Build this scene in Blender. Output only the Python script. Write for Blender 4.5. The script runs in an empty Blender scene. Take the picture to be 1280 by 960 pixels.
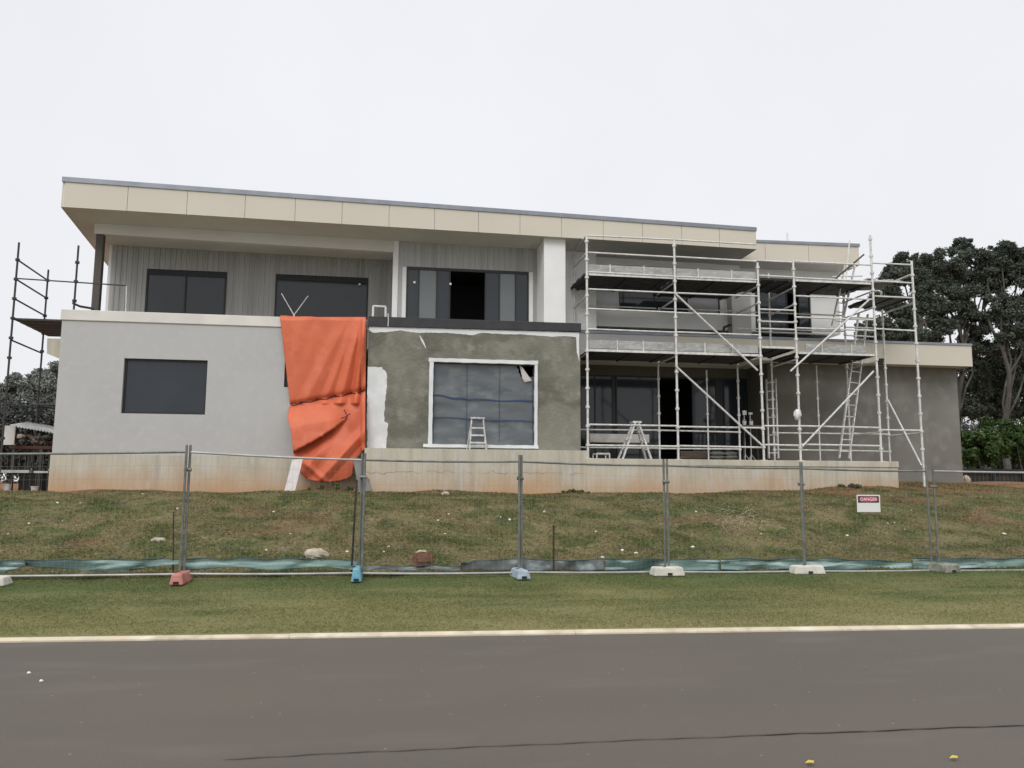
import bpy, math, random
import numpy as np
from mathutils import Vector, Matrix
random.seed(7); rng = np.random.default_rng(11)
S = bpy.context.scene
COL = S.collection

# ------------------------------------------------------------------ camera
FPX = 1000.0
PSI, PITCH, ROLL = math.atan(.15), math.radians(7.1), .0055
CAM = Vector((0, 0, 1.6))
F = Vector((math.sin(PSI)*math.cos(PITCH), math.cos(PSI)*math.cos(PITCH), math.sin(PITCH)))
R0 = Vector((math.cos(PSI), -math.sin(PSI), 0)); U0 = R0.cross(F)
Rv = R0*math.cos(ROLL) + U0*math.sin(ROLL); Uv = U0*math.cos(ROLL) - R0*math.sin(ROLL)
cam = bpy.data.cameras.new('camera'); camo = bpy.data.objects.new('camera', cam); COL.objects.link(camo)
M4 = Matrix((Rv, Uv, -F)).transposed().to_4x4(); M4.translation = CAM
camo.matrix_world = M4
cam.sensor_width = 36; cam.lens = 36*FPX/1280; cam.clip_end = 3000; cam.clip_start = .1
S.camera = camo

def ray(px, py): return F + Rv*((px-640)/FPX) + Uv*((480-py)/FPX)
def at(px, py, Y):
    d = ray(px, py); return CAM + d*(Y/d.y)
def atz(px, py, z):
    d = ray(px, py); return CAM + d*((z-CAM.z)/d.z)
def X(px, py, Y): return at(px, py, Y).x
def Z(px, py, Y): return at(px, py, Y).z

# ------------------------------------------------------------------ materials
def mat(name, c1, c2=None, rough=.8, scale=3, c3=None, s2=None, bump=0, bscale=60, metal=0, stretch=(1,1,1), detail=5, lo=.35, hi=.65, spec=None):
    m = bpy.data.materials.new(name); m.use_nodes = True
    nt = m.node_tree; N = nt.nodes; L = nt.links; b = N['Principled BSDF']
    b.inputs['Roughness'].default_value = rough; b.inputs['Metallic'].default_value = metal
    if spec is not None: b.inputs['Specular IOR Level'].default_value = spec
    b.inputs['Base Color'].default_value = (*c1, 1)
    g = N.new('ShaderNodeNewGeometry'); mp = N.new('ShaderNodeMapping'); mp.inputs['Scale'].default_value = stretch
    L.new(g.outputs['Position'], mp.inputs['Vector'])
    m['_'] = 0
    out = None
    if c2:
        n = N.new('ShaderNodeTexNoise'); n.inputs['Scale'].default_value = scale; n.inputs['Detail'].default_value = detail
        L.new(mp.outputs[0], n.inputs['Vector'])
        r = N.new('ShaderNodeMapRange'); r.inputs[1].default_value = lo; r.inputs[2].default_value = hi
        L.new(n.outputs[0], r.inputs[0])
        x = N.new('ShaderNodeMix'); x.data_type = 'RGBA'; x.inputs[6].default_value = (*c1,1); x.inputs[7].default_value = (*c2,1)
        L.new(r.outputs[0], x.inputs[0]); out = x.outputs[2]
        if c3:
            n2 = N.new('ShaderNodeTexNoise'); n2.inputs['Scale'].default_value = s2 or scale*4; n2.inputs['Detail'].default_value = 4
            L.new(mp.outputs[0], n2.inputs['Vector'])
            r2 = N.new('ShaderNodeMapRange'); r2.inputs[1].default_value = .5; r2.inputs[2].default_value = .72
            L.new(n2.outputs[0], r2.inputs[0])
            x2 = N.new('ShaderNodeMix'); x2.data_type = 'RGBA'; x2.inputs[7].default_value = (*c3,1)
            L.new(out, x2.inputs[6]); L.new(r2.outputs[0], x2.inputs[0]); out = x2.outputs[2]
        L.new(out, b.inputs['Base Color'])
    if bump:
        n3 = N.new('ShaderNodeTexNoise'); n3.inputs['Scale'].default_value = bscale; n3.inputs['Detail'].default_value = 3
        L.new(mp.outputs[0], n3.inputs['Vector'])
        bp = N.new('ShaderNodeBump'); bp.inputs['Strength'].default_value = bump; bp.inputs['Distance'].default_value = .02
        L.new(n3.outputs[0], bp.inputs['Height']); L.new(bp.outputs[0], b.inputs['Normal'])
    return m
def addmix(m, col, fac_builder):
    """mix another colour over the base colour of m, by a factor socket made by fac_builder(nodes, links, geometry position)"""
    nt = m.node_tree; N = nt.nodes; L = nt.links; b = N['Principled BSDF']
    g = N.new('ShaderNodeNewGeometry')
    x = N.new('ShaderNodeMix'); x.data_type = 'RGBA'; x.inputs[7].default_value = (*col,1)
    if b.inputs['Base Color'].is_linked: L.new(b.inputs['Base Color'].links[0].from_socket, x.inputs[6])
    else: x.inputs[6].default_value = b.inputs['Base Color'].default_value
    L.new(fac_builder(N, L, g), x.inputs[0]); L.new(x.outputs[2], b.inputs['Base Color'])
    return m
def mathn(N, L, op, a, b=None):
    n = N.new('ShaderNodeMath'); n.operation = op
    for i, v in enumerate((a, b)):
        if v is None: continue
        if isinstance(v, (int, float)): n.inputs[i].default_value = v
        else: L.new(v, n.inputs[i])
    return n.outputs[0]
def noise(N, L, vec, scale, detail=4, stretch=None):
    if stretch:
        mp = N.new('ShaderNodeMapping'); mp.inputs['Scale'].default_value = stretch; L.new(vec, mp.inputs['Vector']); vec = mp.outputs[0]
    n = N.new('ShaderNodeTexNoise'); n.inputs['Scale'].default_value = scale; n.inputs['Detail'].default_value = detail
    L.new(vec, n.inputs['Vector']); return n.outputs[0]
def rmap(N, L, s, a, b, c=0, d=1):
    r = N.new('ShaderNodeMapRange'); 
    for i, v in zip((1,2,3,4), (a,b,c,d)): r.inputs[i].default_value = v
    L.new(s, r.inputs[0]); return r.outputs[0]

m_render = mat('grey_acrylic_render', (.475,.47,.457), (.45,.445,.435), .85, .8, (.49,.485,.475), 5, bump=.25, bscale=90)
m_cement = mat('wet_cement_render', (.222,.215,.172), (.13,.127,.10), .9, .9, (.25,.245,.205), 3.4, bump=.8, bscale=16, detail=12, lo=.38, hi=.64)
def trowel(N, L, g):
    w = N.new('ShaderNodeTexWave'); w.wave_type = 'RINGS'; w.inputs['Scale'].default_value = .55; w.inputs['Distortion'].default_value = 9; w.inputs['Detail'].default_value = 5
    L.new(g.outputs['Position'], w.inputs['Vector']); return rmap(N, L, w.outputs['Fac'], .7, 1.0, 0, .6)
addmix(m_cement, (.10,.098,.075), trowel)
def edge_dark(N, L, g): return rmap(N, L, noise(N, L, g.outputs['Position'], 3.2, 10), .56, .70, 0, .5)
addmix(m_cement, (.29,.285,.24), edge_dark)
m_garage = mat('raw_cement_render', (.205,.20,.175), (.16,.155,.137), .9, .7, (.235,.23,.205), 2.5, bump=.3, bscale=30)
def wall_shade(N, L, g):   # shade of scaffold and overhang, painted in as browner colour towards the left
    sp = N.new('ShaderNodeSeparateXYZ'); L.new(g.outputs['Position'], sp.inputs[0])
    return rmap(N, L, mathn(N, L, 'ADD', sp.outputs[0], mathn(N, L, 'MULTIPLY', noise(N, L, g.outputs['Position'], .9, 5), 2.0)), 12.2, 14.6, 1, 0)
addmix(m_garage, (.10,.088,.068), wall_shade)
m_conc = mat('stained_concrete', (.545,.505,.405), (.45,.415,.335), .9, 2.0, (.52,.51,.47), 6, bump=.3, bscale=40, stretch=(1.2,1.2,.45))
def fs(N, L, g):   # vertical drip streaks
    n = noise(N, L, g.outputs['Position'], 5, 4, (1,1,.08)); return rmap(N, L, n, .52, .75, 0, .55)
addmix(m_conc, (.27,.25,.21), fs)
def fr(N, L, g):   # red soil splashed up from the ground
    sp = N.new('ShaderNodeSeparateXYZ'); L.new(g.outputs['Position'], sp.inputs[0])
    n = noise(N, L, g.outputs['Position'], 1.1, 6)
    h = mathn(N, L, 'SUBTRACT', sp.outputs[2], mathn(N, L, 'MULTIPLY', n, 1.0))
    return rmap(N, L, h, .82, 1.5, 1, 0)
def fr2(N, L, g):
    a = fr(N, L, g); n = noise(N, L, g.outputs['Position'], .45, 4)
    return mathn(N, L, 'MULTIPLY', a, rmap(N, L, n, .35, .65, .55, 1.0))
addmix(m_conc, (.47,.28,.135), fr2)
m_conc2 = m_conc.copy(); m_conc2.name = 'cracked_stained_concrete'
def fc(N, L, g):
    sp = N.new('ShaderNodeSeparateXYZ'); L.new(g.outputs['Position'], sp.inputs[0])
    n = noise(N, L, g.outputs['Position'], 2.6, 12, (1,0,.6))
    z = mathn(N, L, 'SUBTRACT', sp.outputs[2], mathn(N, L, 'MULTIPLY', n, .42))
    d = mathn(N, L, 'ABSOLUTE', mathn(N, L, 'SUBTRACT', z, 1.66))
    brk = noise(N, L, g.outputs['Position'], 2.2, 2)
    return mathn(N, L, 'MULTIPLY', rmap(N, L, d, .003, .012, .6, 0), rmap(N, L, brk, .4, .5))
addmix(m_conc2, (.09,.085,.07), fc)
m_fascia = mat('cream_fibre_cement', (.60,.555,.465), (.575,.53,.445), .7, .6, bump=.05)
m_white = mat('white_paint', (.80,.80,.785), (.76,.76,.745), .7, 2, bump=.15, bscale=60)
m_cap = mat('off_white_capping', (.70,.665,.61), (.62,.59,.55), .7, 2)
m_soffit = mat('soffit_board', (.66,.635,.60), (.61,.585,.55), .8, 1)
m_gutter = mat('grey_steel_flashing', (.26,.28,.31), (.21,.23,.26), .4, 3, metal=.3)
m_clad = mat('grey_vertical_cladding', (.40,.40,.39), (.33,.33,.322), .8, 5, (.45,.45,.44), 12, stretch=(1,1,.02), detail=1, lo=.35, hi=.65)
m_dark = mat('charcoal_aluminium', (.012,.012,.014), rough=.45)
m_capd = mat('charcoal_parapet_capping', (.032,.032,.036), (.022,.022,.025), .6, 4)
m_room = mat('unlit_interior', (.02,.02,.02), rough=.9)  # near-black colour stands in for the missing light inside the rooms
m_brown = mat('brown_steel_post', (.075,.065,.055), rough=.6)
def glass(name, c, rough=.06, wob=.02):
    m = mat(name, c, rough=rough, bump=wob, bscale=1.2); return m
m_glass = mat('dark_tinted_glass', (.020,.026,.030), (.034,.042,.046), .07, .5, bump=.03, bscale=1.2, stretch=(1,1,.6))
m_glassb = mat('bluish_dark_glass', (.018,.023,.030), (.028,.034,.042), .08, .6, bump=.03, bscale=1.2)
m_frost = mat('blind_behind_glass', (.16,.18,.18), (.14,.16,.16), .25, 1)
m_frost2 = mat('frosted_glass', (.42,.43,.43), (.30,.31,.31), .3, 1, stretch=(.3,1,2))
m_galv = mat('galvanised_steel', (.70,.69,.66), (.50,.49,.465), .5, 7, (.76,.76,.73), 25, metal=.1)
m_galvd = mat('weathered_dark_steel', (.05,.045,.043), (.03,.028,.027), .6, 9)
m_fence = mat('dull_fence_steel', (.21,.215,.20), (.13,.135,.125), .55, 8, metal=.3)
m_fencel = mat('bright_fence_steel', (.42,.42,.40), (.30,.30,.29), .5, 5, metal=.3)
m_deck = mat('scaffold_deck_steel', (.035,.034,.032), (.02,.02,.019), .7, 5, (.06,.057,.054), 9)
m_toe = mat('toe_board', (.40,.40,.38), (.27,.27,.26), .7, 2, (.5,.5,.48), 7, stretch=(1,1,3))
m_alu = mat('aluminium_ladder', (.74,.73,.70), (.45,.44,.42), .45, 12, metal=.2)
m_tarp = mat('orange_tarp', (.64,.155,.072), (.57,.125,.058), .5, 1.2, (.67,.175,.088), 3, bump=.3, bscale=5, detail=8)
m_tarp.node_tree.nodes['Principled BSDF'].inputs['Specular IOR Level'].default_value = .3
m_rope = mat('dark_rope', (.03,.025,.022), rough=.9)
m_plastic = mat('plastic_sheeting', (.105,.12,.132), (.13,.145,.15), .32, 1.5, (.18,.19,.195), 3.5, bump=.6, bscale=2.5, stretch=(.7,1,1.4), lo=.4, hi=.7)
m_tape = mat('blue_tape', (.035,.055,.13), rough=.6)
m_prim = mat('white_primer', (.76,.77,.77), (.66,.67,.67), .7, 3, bump=.4, bscale=30)
m_black = mat('black_plastic', (.012,.012,.012), rough=.6)
m_wood = mat('weathered_timber', (.20,.16,.12), (.12,.10,.08), .85, 5, stretch=(.3,3,3))
m_pale = mat('pale_board', (.62,.59,.56), (.50,.47,.45), .7, 4)
m_brick = mat('brick_rubble', (.26,.17,.13), (.14,.11,.10), .9, 8, (.45,.42,.38), 14)
m_iron = mat('pale_corrugated_sheet', (.55,.56,.56), (.38,.38,.38), .5, 3)
m_aqua = mat('aqua_geotextile', (.12,.195,.17), (.022,.052,.042), .75, 1.3, (.34,.44,.41), 3, bump=.8, bscale=9, stretch=(.4,1,5), lo=.40, hi=.54)
m_aquad = mat('muddy_black_geotextile', (.03,.034,.03), (.10,.12,.11), .8, 2, (.22,.25,.25), 4, bump=.6, bscale=9)
m_pink = mat('pink_foot_plastic', (.50,.20,.17), (.36,.13,.10), .6, 6)
m_blue = mat('blue_foot_plastic', (.18,.42,.52), (.10,.30,.40), .5, 6)
m_pblue = mat('pale_blue_foot_plastic', (.38,.46,.52), (.26,.33,.38), .6, 8)
m_footw = mat('white_foot_concrete', (.62,.60,.52), (.48,.46,.40), .85, 8, bump=.4, bscale=40)
m_footg = mat('mossy_foot_concrete', (.30,.30,.25), (.14,.15,.11), .9, 10, bump=.6, bscale=40)
m_stone = mat('pale_stone', (.50,.45,.36), (.34,.29,.22), .9, 12, bump=.5, bscale=30)
m_clod = mat('red_soil_clod', (.16,.075,.04), (.09,.045,.028), .95, 8, bump=.6, bscale=25)
m_bark = mat('eucalypt_bark', (.10,.092,.082), (.05,.046,.042), .9, 3, stretch=(1,1,.2), bump=.4, bscale=8)

def leafmat(name, c1, c2, c3, rough=.6):
    m = bpy.data.materials.new(name); m.use_nodes = True
    N = m.node_tree.nodes; L = m.node_tree.links; b = N['Principled BSDF']
    g = N.new('ShaderNodeNewGeometry'); r = N.new('ShaderNodeValToRGB')
    r.color_ramp.elements[0].color = (*c1,1); r.color_ramp.elements[1].color = (*c3,1)
    e = r.color_ramp.elements.new(.55); e.color = (*c2,1)
    n = noise(N, L, g.outputs['Position'], .6, 3)
    s = mathn(N, L, 'ADD', mathn(N, L, 'MULTIPLY', g.outputs['Random Per Island'], .6), mathn(N, L, 'MULTIPLY', n, .4))
    L.new(s, r.inputs[0]); L.new(r.outputs[0], b.inputs['Base Color'])
    b.inputs['Roughness'].default_value = rough; b.inputs['Specular IOR Level'].default_value = .2
    return m
m_euc = leafmat('eucalypt_leaves', (.060,.076,.060), (.082,.10,.078), (.125,.145,.11))
m_fartree = leafmat('hazy_distant_leaves', (.19,.205,.18), (.22,.24,.21), (.26,.28,.25))  # distance haze is put into these paler, greyer leaf colours
m_farhedge = leafmat('distant_dark_leaves', (.075,.085,.078), (.085,.095,.085), (.10,.11,.10))
m_bush = leafmat('bush_leaves', (.03,.05,.015), (.05,.088,.026), (.11,.17,.05))
m_weed = leafmat('weed_leaves', (.05,.08,.02), (.08,.12,.035), (.12,.16,.06))
m_weedg = leafmat('grey_weed_leaves', (.06,.075,.05), (.09,.105,.07), (.14,.15,.11))

# ground + grass share one colour network
def ground_mat(name, blades):
    m = bpy.data.materials.new(name); m.use_nodes = True
    N = m.node_tree.nodes; L = m.node_tree.links; b = N['Principled BSDF']
    b.inputs['Roughness'].default_value = .95; b.inputs['Specular IOR Level'].default_value = .1
    g = N.new('ShaderNodeNewGeometry'); P = g.outputs['Position']
    sp = N.new('ShaderNodeSeparateXYZ'); L.new(P, sp.inputs[0])
    def mixc(f, a, c):
        x = N.new('ShaderNodeMix'); x.data_type = 'RGBA'
        for i, v in ((6,a),(7,c)):
            if isinstance(v, tuple): x.inputs[i].default_value = (*v,1)
            else: L.new(v, x.inputs[i])
        L.new(f, x.inputs[0]); return x.outputs[2]
    na = rmap(N, L, noise(N, L, P, .55, 5), .38, .62)
    nb = rmap(N, L, noise(N, L, P, 3.5, 5), .4, .65)
    nc = rmap(N, L, noise(N, L, P, 14, 3), .45, .7)
    ns = rmap(N, L, noise(N, L, P, 1.0, 7, (.45,2.2,1)), .42, .62)
    verge = mixc(na, (.155,.15,.062), (.095,.112,.042))
    verge = mixc(mathn(N, L, 'MULTIPLY', ns, .6), verge, (.20,.185,.085))
    verge = mixc(mathn(N, L, 'MULTIPLY', nc, .35), verge, (.07,.085,.03))
    bank = mixc(na, (.175,.148,.07), (.115,.118,.046))
    bank = mixc(mathn(N, L, 'MULTIPLY', nb, .55), bank, (.19,.15,.095))
    bank = mixc(mathn(N, L, 'MULTIPLY', rmap(N, L, noise(N, L, P, 1.4, 8), .47, .58), .8), bank, (.07,.088,.03))
    bank = mixc(mathn(N, L, 'MULTIPLY', nc, .5), bank, (.065,.06,.03))
    bank = mixc(mathn(N, L, 'MULTIPLY', rmap(N, L, noise(N, L, P, 7, 6), .62, .70), .6), bank, (.30,.25,.17))
    lush = mathn(N, L, 'MULTIPLY', rmap(N, L, mathn(N, L, 'ADD', sp.outputs[1], mathn(N, L, 'MULTIPLY', noise(N, L, P, 1.3, 4), 1.4)), 11.4, 12.4), .7)
    verge = mixc(lush, verge, (.075,.10,.036))
    yb = rmap(N, L, sp.outputs[1], 11.9, 12.6)
    c = mixc(yb, verge, bank)
    # dry strip by the kerb
    kerb = rmap(N, L, mathn(N, L, 'SUBTRACT', sp.outputs[1], mathn(N, L, 'MULTIPLY', sp.outputs[0], .045)), 8.5, 10.0, .6, 0)
    c = mixc(kerb, c, (.22,.195,.095))
    # bare red soil close to the house and in worn patches
    h = mathn(N, L, 'ADD', sp.outputs[1], mathn(N, L, 'MULTIPLY', noise(N, L, P, 1.1, 5), 2.4))
    soil = rmap(N, L, h, 20.0, 21.0)
    pat = mathn(N, L, 'MULTIPLY', rmap(N, L, noise(N, L, P, .42, 6), .60, .70), mathn(N, L, 'MULTIPLY', yb, .6))
    c = mixc(pat, c, (.17,.10,.06))
    if not blades: c = mixc(mathn(N, L, 'MULTIPLY', soil, .85), c, (.21,.105,.055))
    if blades:
        hsv = N.new('ShaderNodeHueSaturation'); L.new(c, hsv.inputs['Color'])
        L.new(rmap(N, L, g.outputs['Random Per Island'], 0, 1, 1.15, 2.1), hsv.inputs['Value'])
        L.new(rmap(N, L, g.outputs['Random Per Island'], 0, 1, 1.05, .9), hsv.inputs['Saturation'])
        c = hsv.outputs[0]
        tl_ = N.new('ShaderNodeBsdfTranslucent'); L.new(c, tl_.inputs['Color']); ms = N.new('ShaderNodeMixShader'); ms.inputs[0].default_value = .5
        L.new(b.outputs[0], ms.inputs[1]); L.new(tl_.outputs[0], ms.inputs[2]); L.new(ms.outputs[0], N['Material Output'].inputs['Surface'])
    else:
        bp = N.new('ShaderNodeBump'); bp.inputs['Strength'].default_value = .8; bp.inputs['Distance'].default_value = .05
        L.new(noise(N, L, P, 9, 6), bp.inputs['Height']); L.new(bp.outputs[0], b.inputs['Normal'])
    L.new(c, b.inputs['Base Color'])
    return m
m_ground = ground_mat('grassy_soil', False); m_blade = ground_mat('grass_blades', True)
m_road = mat('brownish_asphalt', (.111,.094,.074), (.097,.082,.066), .85, .35, (.13,.114,.098), 130, bump=.5, bscale=220, detail=6)
def specks(N, L, g):
    v = N.new('ShaderNodeTexVoronoi'); v.voronoi_dimensions = '2D'; v.inputs['Scale'].default_value = 1.3; L.new(g.outputs['Position'], v.inputs['Vector'])
    return rmap(N, L, v.outputs['Distance'], .008, .016, .6, 0)
addmix(m_road, (.30,.28,.25), specks)
def lanes(N, L, g):
    return rmap(N, L, noise(N, L, g.outputs['Position'], .8, 5, (.12,1,1)), .45, .7, 0, .45)
addmix(m_road, (.088,.077,.063), lanes)
addmix(m_road, (.16,.142,.12), lambda N, L, g: rmap(N, L, noise(N, L, g.outputs['Position'], 1.1, 8, (.5,1.6,1)), .56, .72, 0, .35))
def kdirt(N, L, g): return rmap(N, L, noise(N, L, g.outputs['Position'], 4, 8), .5, .7, 0, .55)
m_kerb = mat('cream_kerb_concrete', (.58,.50,.37), (.48,.41,.30), .85, 1.2, (.66,.60,.48), 3, bump=.2)
addmix(m_kerb, (.27,.22,.14), kdirt)

# ------------------------------------------------------------------ mesh helpers
class MB:
    def __init__(s): s.v = []; s.f = []
    def add(s, vs, fs):
        n = len(s.v); s.v += [tuple(p) for p in vs]; s.f += [tuple(i+n for i in f) for f in fs]; return s
    def box(s, x0, x1, y0, y1, z0, z1):
        if x0 > x1: x0, x1 = x1, x0
        if y0 > y1: y0, y1 = y1, y0
        if z0 > z1: z0, z1 = z1, z0
        v = [(x,y,z) for z in (z0,z1) for y in (y0,y1) for x in (x0,x1)]
        return s.add(v, [(0,2,3,1),(4,5,7,6),(0,1,5,4),(2,6,7,3),(0,4,6,2),(1,3,7,5)])
    def hexa(s, a):   # 8 points: bottom ring 4, top ring 4
        return s.add(a, [(3,2,1,0),(4,5,6,7),(0,1,5,4),(1,2,6,5),(2,3,7,6),(3,0,4,7)])
    def tube(s, p, q, r, n=8, r2=None, caps=True):
        p = Vector(p); q = Vector(q); r2 = r if r2 is None else r2
        d = (q-p).normalized(); a = d.orthogonal().normalized(); b = d.cross(a)
        vs = [p + (a*math.cos(t)+b*math.sin(t))*r for t in [2*math.pi*i/n for i in range(n)]]
        vs += [q + (a*math.cos(t)+b*math.sin(t))*r2 for t in [2*math.pi*i/n for i in range(n)]]
        fs = [(i, (i+1)%n, n+(i+1)%n, n+i) for i in range(n)]
        if caps: fs += [tuple(range(n))[::-1], tuple(range(n, 2*n))]
        return s.add(vs, fs)
    def path(s, pts, r, n=6):
        for a, b in zip(pts, pts[1:]): s.tube(a, b, r, n)
        return s
    def bar(s, p, q, w, t, up=(0,0,1)):   # rectangular bar between two points
        p = Vector(p); q = Vector(q); d = (q-p).normalized(); a = d.cross(Vector(up))
        if a.length < 1e-3: a = d.cross(Vector((0,1,0)))
        a.normalize(); b = a.cross(d)
        k = [(-1,-1),(1,-1),(1,1),(-1,1)]
        return s.hexa([p+a*(w/2*i)+b*(t/2*j) for i, j in k] + [q+a*(w/2*i)+b*(t/2*j) for i, j in k])
    def prism(s, pts, y0, y1):     # polygon in XZ, thickness along Y
        n = len(pts)
        vs = [(x, y0, z) for x, z in pts] + [(x, y1, z) for x, z in pts]
        return s.add(vs, [tuple(range(n)), tuple(range(n, 2*n))[::-1]] + [(i, n+i, n+(i+1)%n, (i+1)%n) for i in range(n)])
    def slab(s, pts, zb, zt):      # polygon in XY, z lists
        n = len(pts)
        vs = [(x, y, zb[i]) for i, (x, y) in enumerate(pts)] + [(x, y, zt[i]) for i, (x, y) in enumerate(pts)]
        return s.add(vs, [tuple(range(n))[::-1], tuple(range(n, 2*n))] + [(i, (i+1)%n, n+(i+1)%n, n+i) for i in range(n)])
    def build(s, name, m, parent=None, smooth=False, bevel=0, **props):
        off = Vector((0,0,0)); p = parent
        while p is not None: off += p.location; p = p.parent
        me = bpy.data.meshes.new(name)
        me.from_pydata([tuple(Vector(v)-off) for v in s.v], [], s.f); me.update()
        me.materials.append(m)
        if smooth: me.polygons.foreach_set('use_smooth', [True]*len(me.polygons))
        o = bpy.data.objects.new(name, me); COL.objects.link(o); o.parent = parent
        if bevel:
            b = o.modifiers.new('bevel', 'BEVEL'); b.width = bevel; b.segments = 2; b.limit_method = 'ANGLE'
        for k, v in props.items(): o[k] = v
        return o
def recalc(o):
    import bmesh
    bm = bmesh.new(); bm.from_mesh(o.data); bmesh.ops.recalc_face_normals(bm, faces=bm.faces); bm.to_mesh(o.data); bm.free(); return o
def thing(name, loc, label, cat, group=None):
    o = bpy.data.objects.new(name, None); o.location = loc; COL.objects.link(o)
    o['label'] = label; o['category'] = cat
    if group: o['group'] = group
    o.empty_display_size = .2
    return o
def npmesh(name, verts, k, m, parent=None):
    """verts (n*k,3): n faces of k vertices"""
    off = np.zeros(3); p = parent
    while p is not None: off += np.array(p.location); p = p.parent
    me = bpy.data.meshes.new(name); n = len(verts)//k
    me.vertices.add(n*k); me.vertices.foreach_set('co', (verts-off).astype(np.float32).ravel())
    me.loops.add(n*k); me.loops.foreach_set('vertex_index', np.arange(n*k, dtype=np.int32))
    me.polygons.add(n); me.polygons.foreach_set('loop_start', np.arange(0, n*k, k, dtype=np.int32)); me.polygons.foreach_set('loop_total', np.full(n, k, dtype=np.int32))
    me.update(calc_edges=True); me.materials.append(m)
    o = bpy.data.objects.new(name, me); COL.objects.link(o); o.parent = parent
    return o

# ------------------------------------------------------------------ terrain
K0 = atz(0, 803, 0); K1 = atz(1280, 785, 0)
ks = (K1.y-K0.y)/(K1.x-K0.x)
def yk(x): return K0.y + ks*(x-K0.x)
FY = 12.05      # temporary fence line
def sm(t): t = np.clip(t, 0, 1); return t*t*(3-2*t)
def hgt(x, y):
    x = np.asarray(x, float); y = np.asarray(y, float)
    d = y - yk(x)
    z = np.where(d < 0, -.06, .03 + .2*np.clip(d/3.4, 0, 1))
    z = z + 1.13*sm((y-12.5)/6.3)*.55 + 1.13*np.clip((y-12.5)/6.6, 0, 1)*.45
    z = z + .33*sm((x-8.0)/5)*sm((y-17.5)/5)
    z = z - .10*sm((-x-10.5)/4)*sm((y-17)/4)*0 
    bump = .03*np.sin(x*1.7+y*.9)+.025*np.sin(x*.63-y*1.9+1.3)+.018*np.sin(x*4.1+y*3.3)
    z = z + np.where((y > 13) & (y < 40), bump*np.clip((y-13)/1.5, 0, 1), 0)
    return z
def gh(x, y): return float(hgt(x, y))
xs = np.concatenate([np.linspace(-600,-40,15), np.linspace(-36,-17,12), np.arange(-16,20,.25), np.linspace(20.5,40,12), np.linspace(60,600,14)])
tt = np.concatenate([np.linspace(-30,-.6,6), [-.02], np.arange(.1,15.5,.22), np.linspace(16,40,14), np.linspace(50,900,14)])
GX, GT = np.meshgrid(xs, tt)
GY = GT + np.clip(K0.y + ks*(GX-K0.x), -20, 30)
# keep kerb line fixed near and flatten far
GZ = hgt(GX, GY)
GZ = np.where(GT < 0, -.06, GZ)
V = np.stack([GX, GY, GZ], -1).reshape(-1,3)
nx = len(xs); fs_ = []
for j in range(len(tt)-1):
    for i in range(nx-1):
        a = j*nx+i; fs_.append((a, a+1, a+nx+1, a+nx))
g = MB(); g.v = [tuple(p) for p in V]; g.f = fs_
g.build('ground', m_ground, smooth=True, kind='structure')
# road sheet, kerb strip, crack
def kp(x, d, z): return (x, yk(x)+d, z)
r_ = MB(); r_.add([kp(-300,-.02,0), kp(300,-.02,0), kp(300,-11,-.02), kp(-300,-11,-.02)], [(3,2,1,0)])
r_.build('road', m_road, kind='structure')
k_ = MB()
xx = -40
while xx < 50:
    x1 = xx + 3.0
    w = .13 if xx < -2 else .075
    k_.hexa([kp(xx+.008,-.02,-.05), kp(x1-.008,-.02,-.05), kp(x1-.008,w,-.05), kp(xx+.008,w,-.05),
             kp(xx+.002,-.01,.014), kp(x1-.002,-.01,.014), kp(x1-.002,w,.036), kp(xx+.002,w,.036)]); xx = x1
k_.build('kerb', m_kerb, kind='structure')
c_ = MB(); pts = []
for i in range(60):
    px = 280 + i*18; py = 950 - 45*((px-250)/1030)**.85 + (math.sin(i*1.7)+math.sin(i*.6))*.35
    p = atz(px, py, .003); pts.append((p, .004+.005*abs(math.sin(i*2.3))+ (.008*abs(math.sin(i*5.1)) if i > 36 else 0)))
for (p, w), (q, w2) in zip(pts, pts[1:]):
    c_.add([p-Vector((0,w,0)), q-Vector((0,w2,0)), q+Vector((0,w2,0)), p+Vector((0,w,0))], [(0,1,2,3)])
c_.build('road_crack', mat('bitumen_seam', (.086,.075,.063), rough=.9), kind='structure')
def leaf_litter(px, py, s, label):
    p = atz(px, py, .004)
    me = MB().add([p+Vector((-s,0,.002)), p+Vector((-s*.3,-s*.5,.01)), p+Vector((s*.7,-s*.25,.004)), p+Vector((s,.1*s,.012)), p+Vector((s*.2,s*.5,.006)), p+Vector((-.2*s,.1*s,.018))],
                  [(0,1,5),(1,2,5),(2,3,5),(3,4,5),(4,0,5)])
    o = me.build('fallen_leaf', m_yl); o['label'] = label; o['category'] = 'leaf'; o['group'] = 'yellow leaves on the road'
m_yl = mat('yellow_leaf', (.55,.42,.05), rough=.7)
leaf_litter(1012, 954, .03, 'small yellow fallen leaf lying on the asphalt at the bottom of the picture')
leaf_litter(1192, 948, .03, 'small yellow fallen leaf further right on the asphalt, beside the seam')

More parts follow.
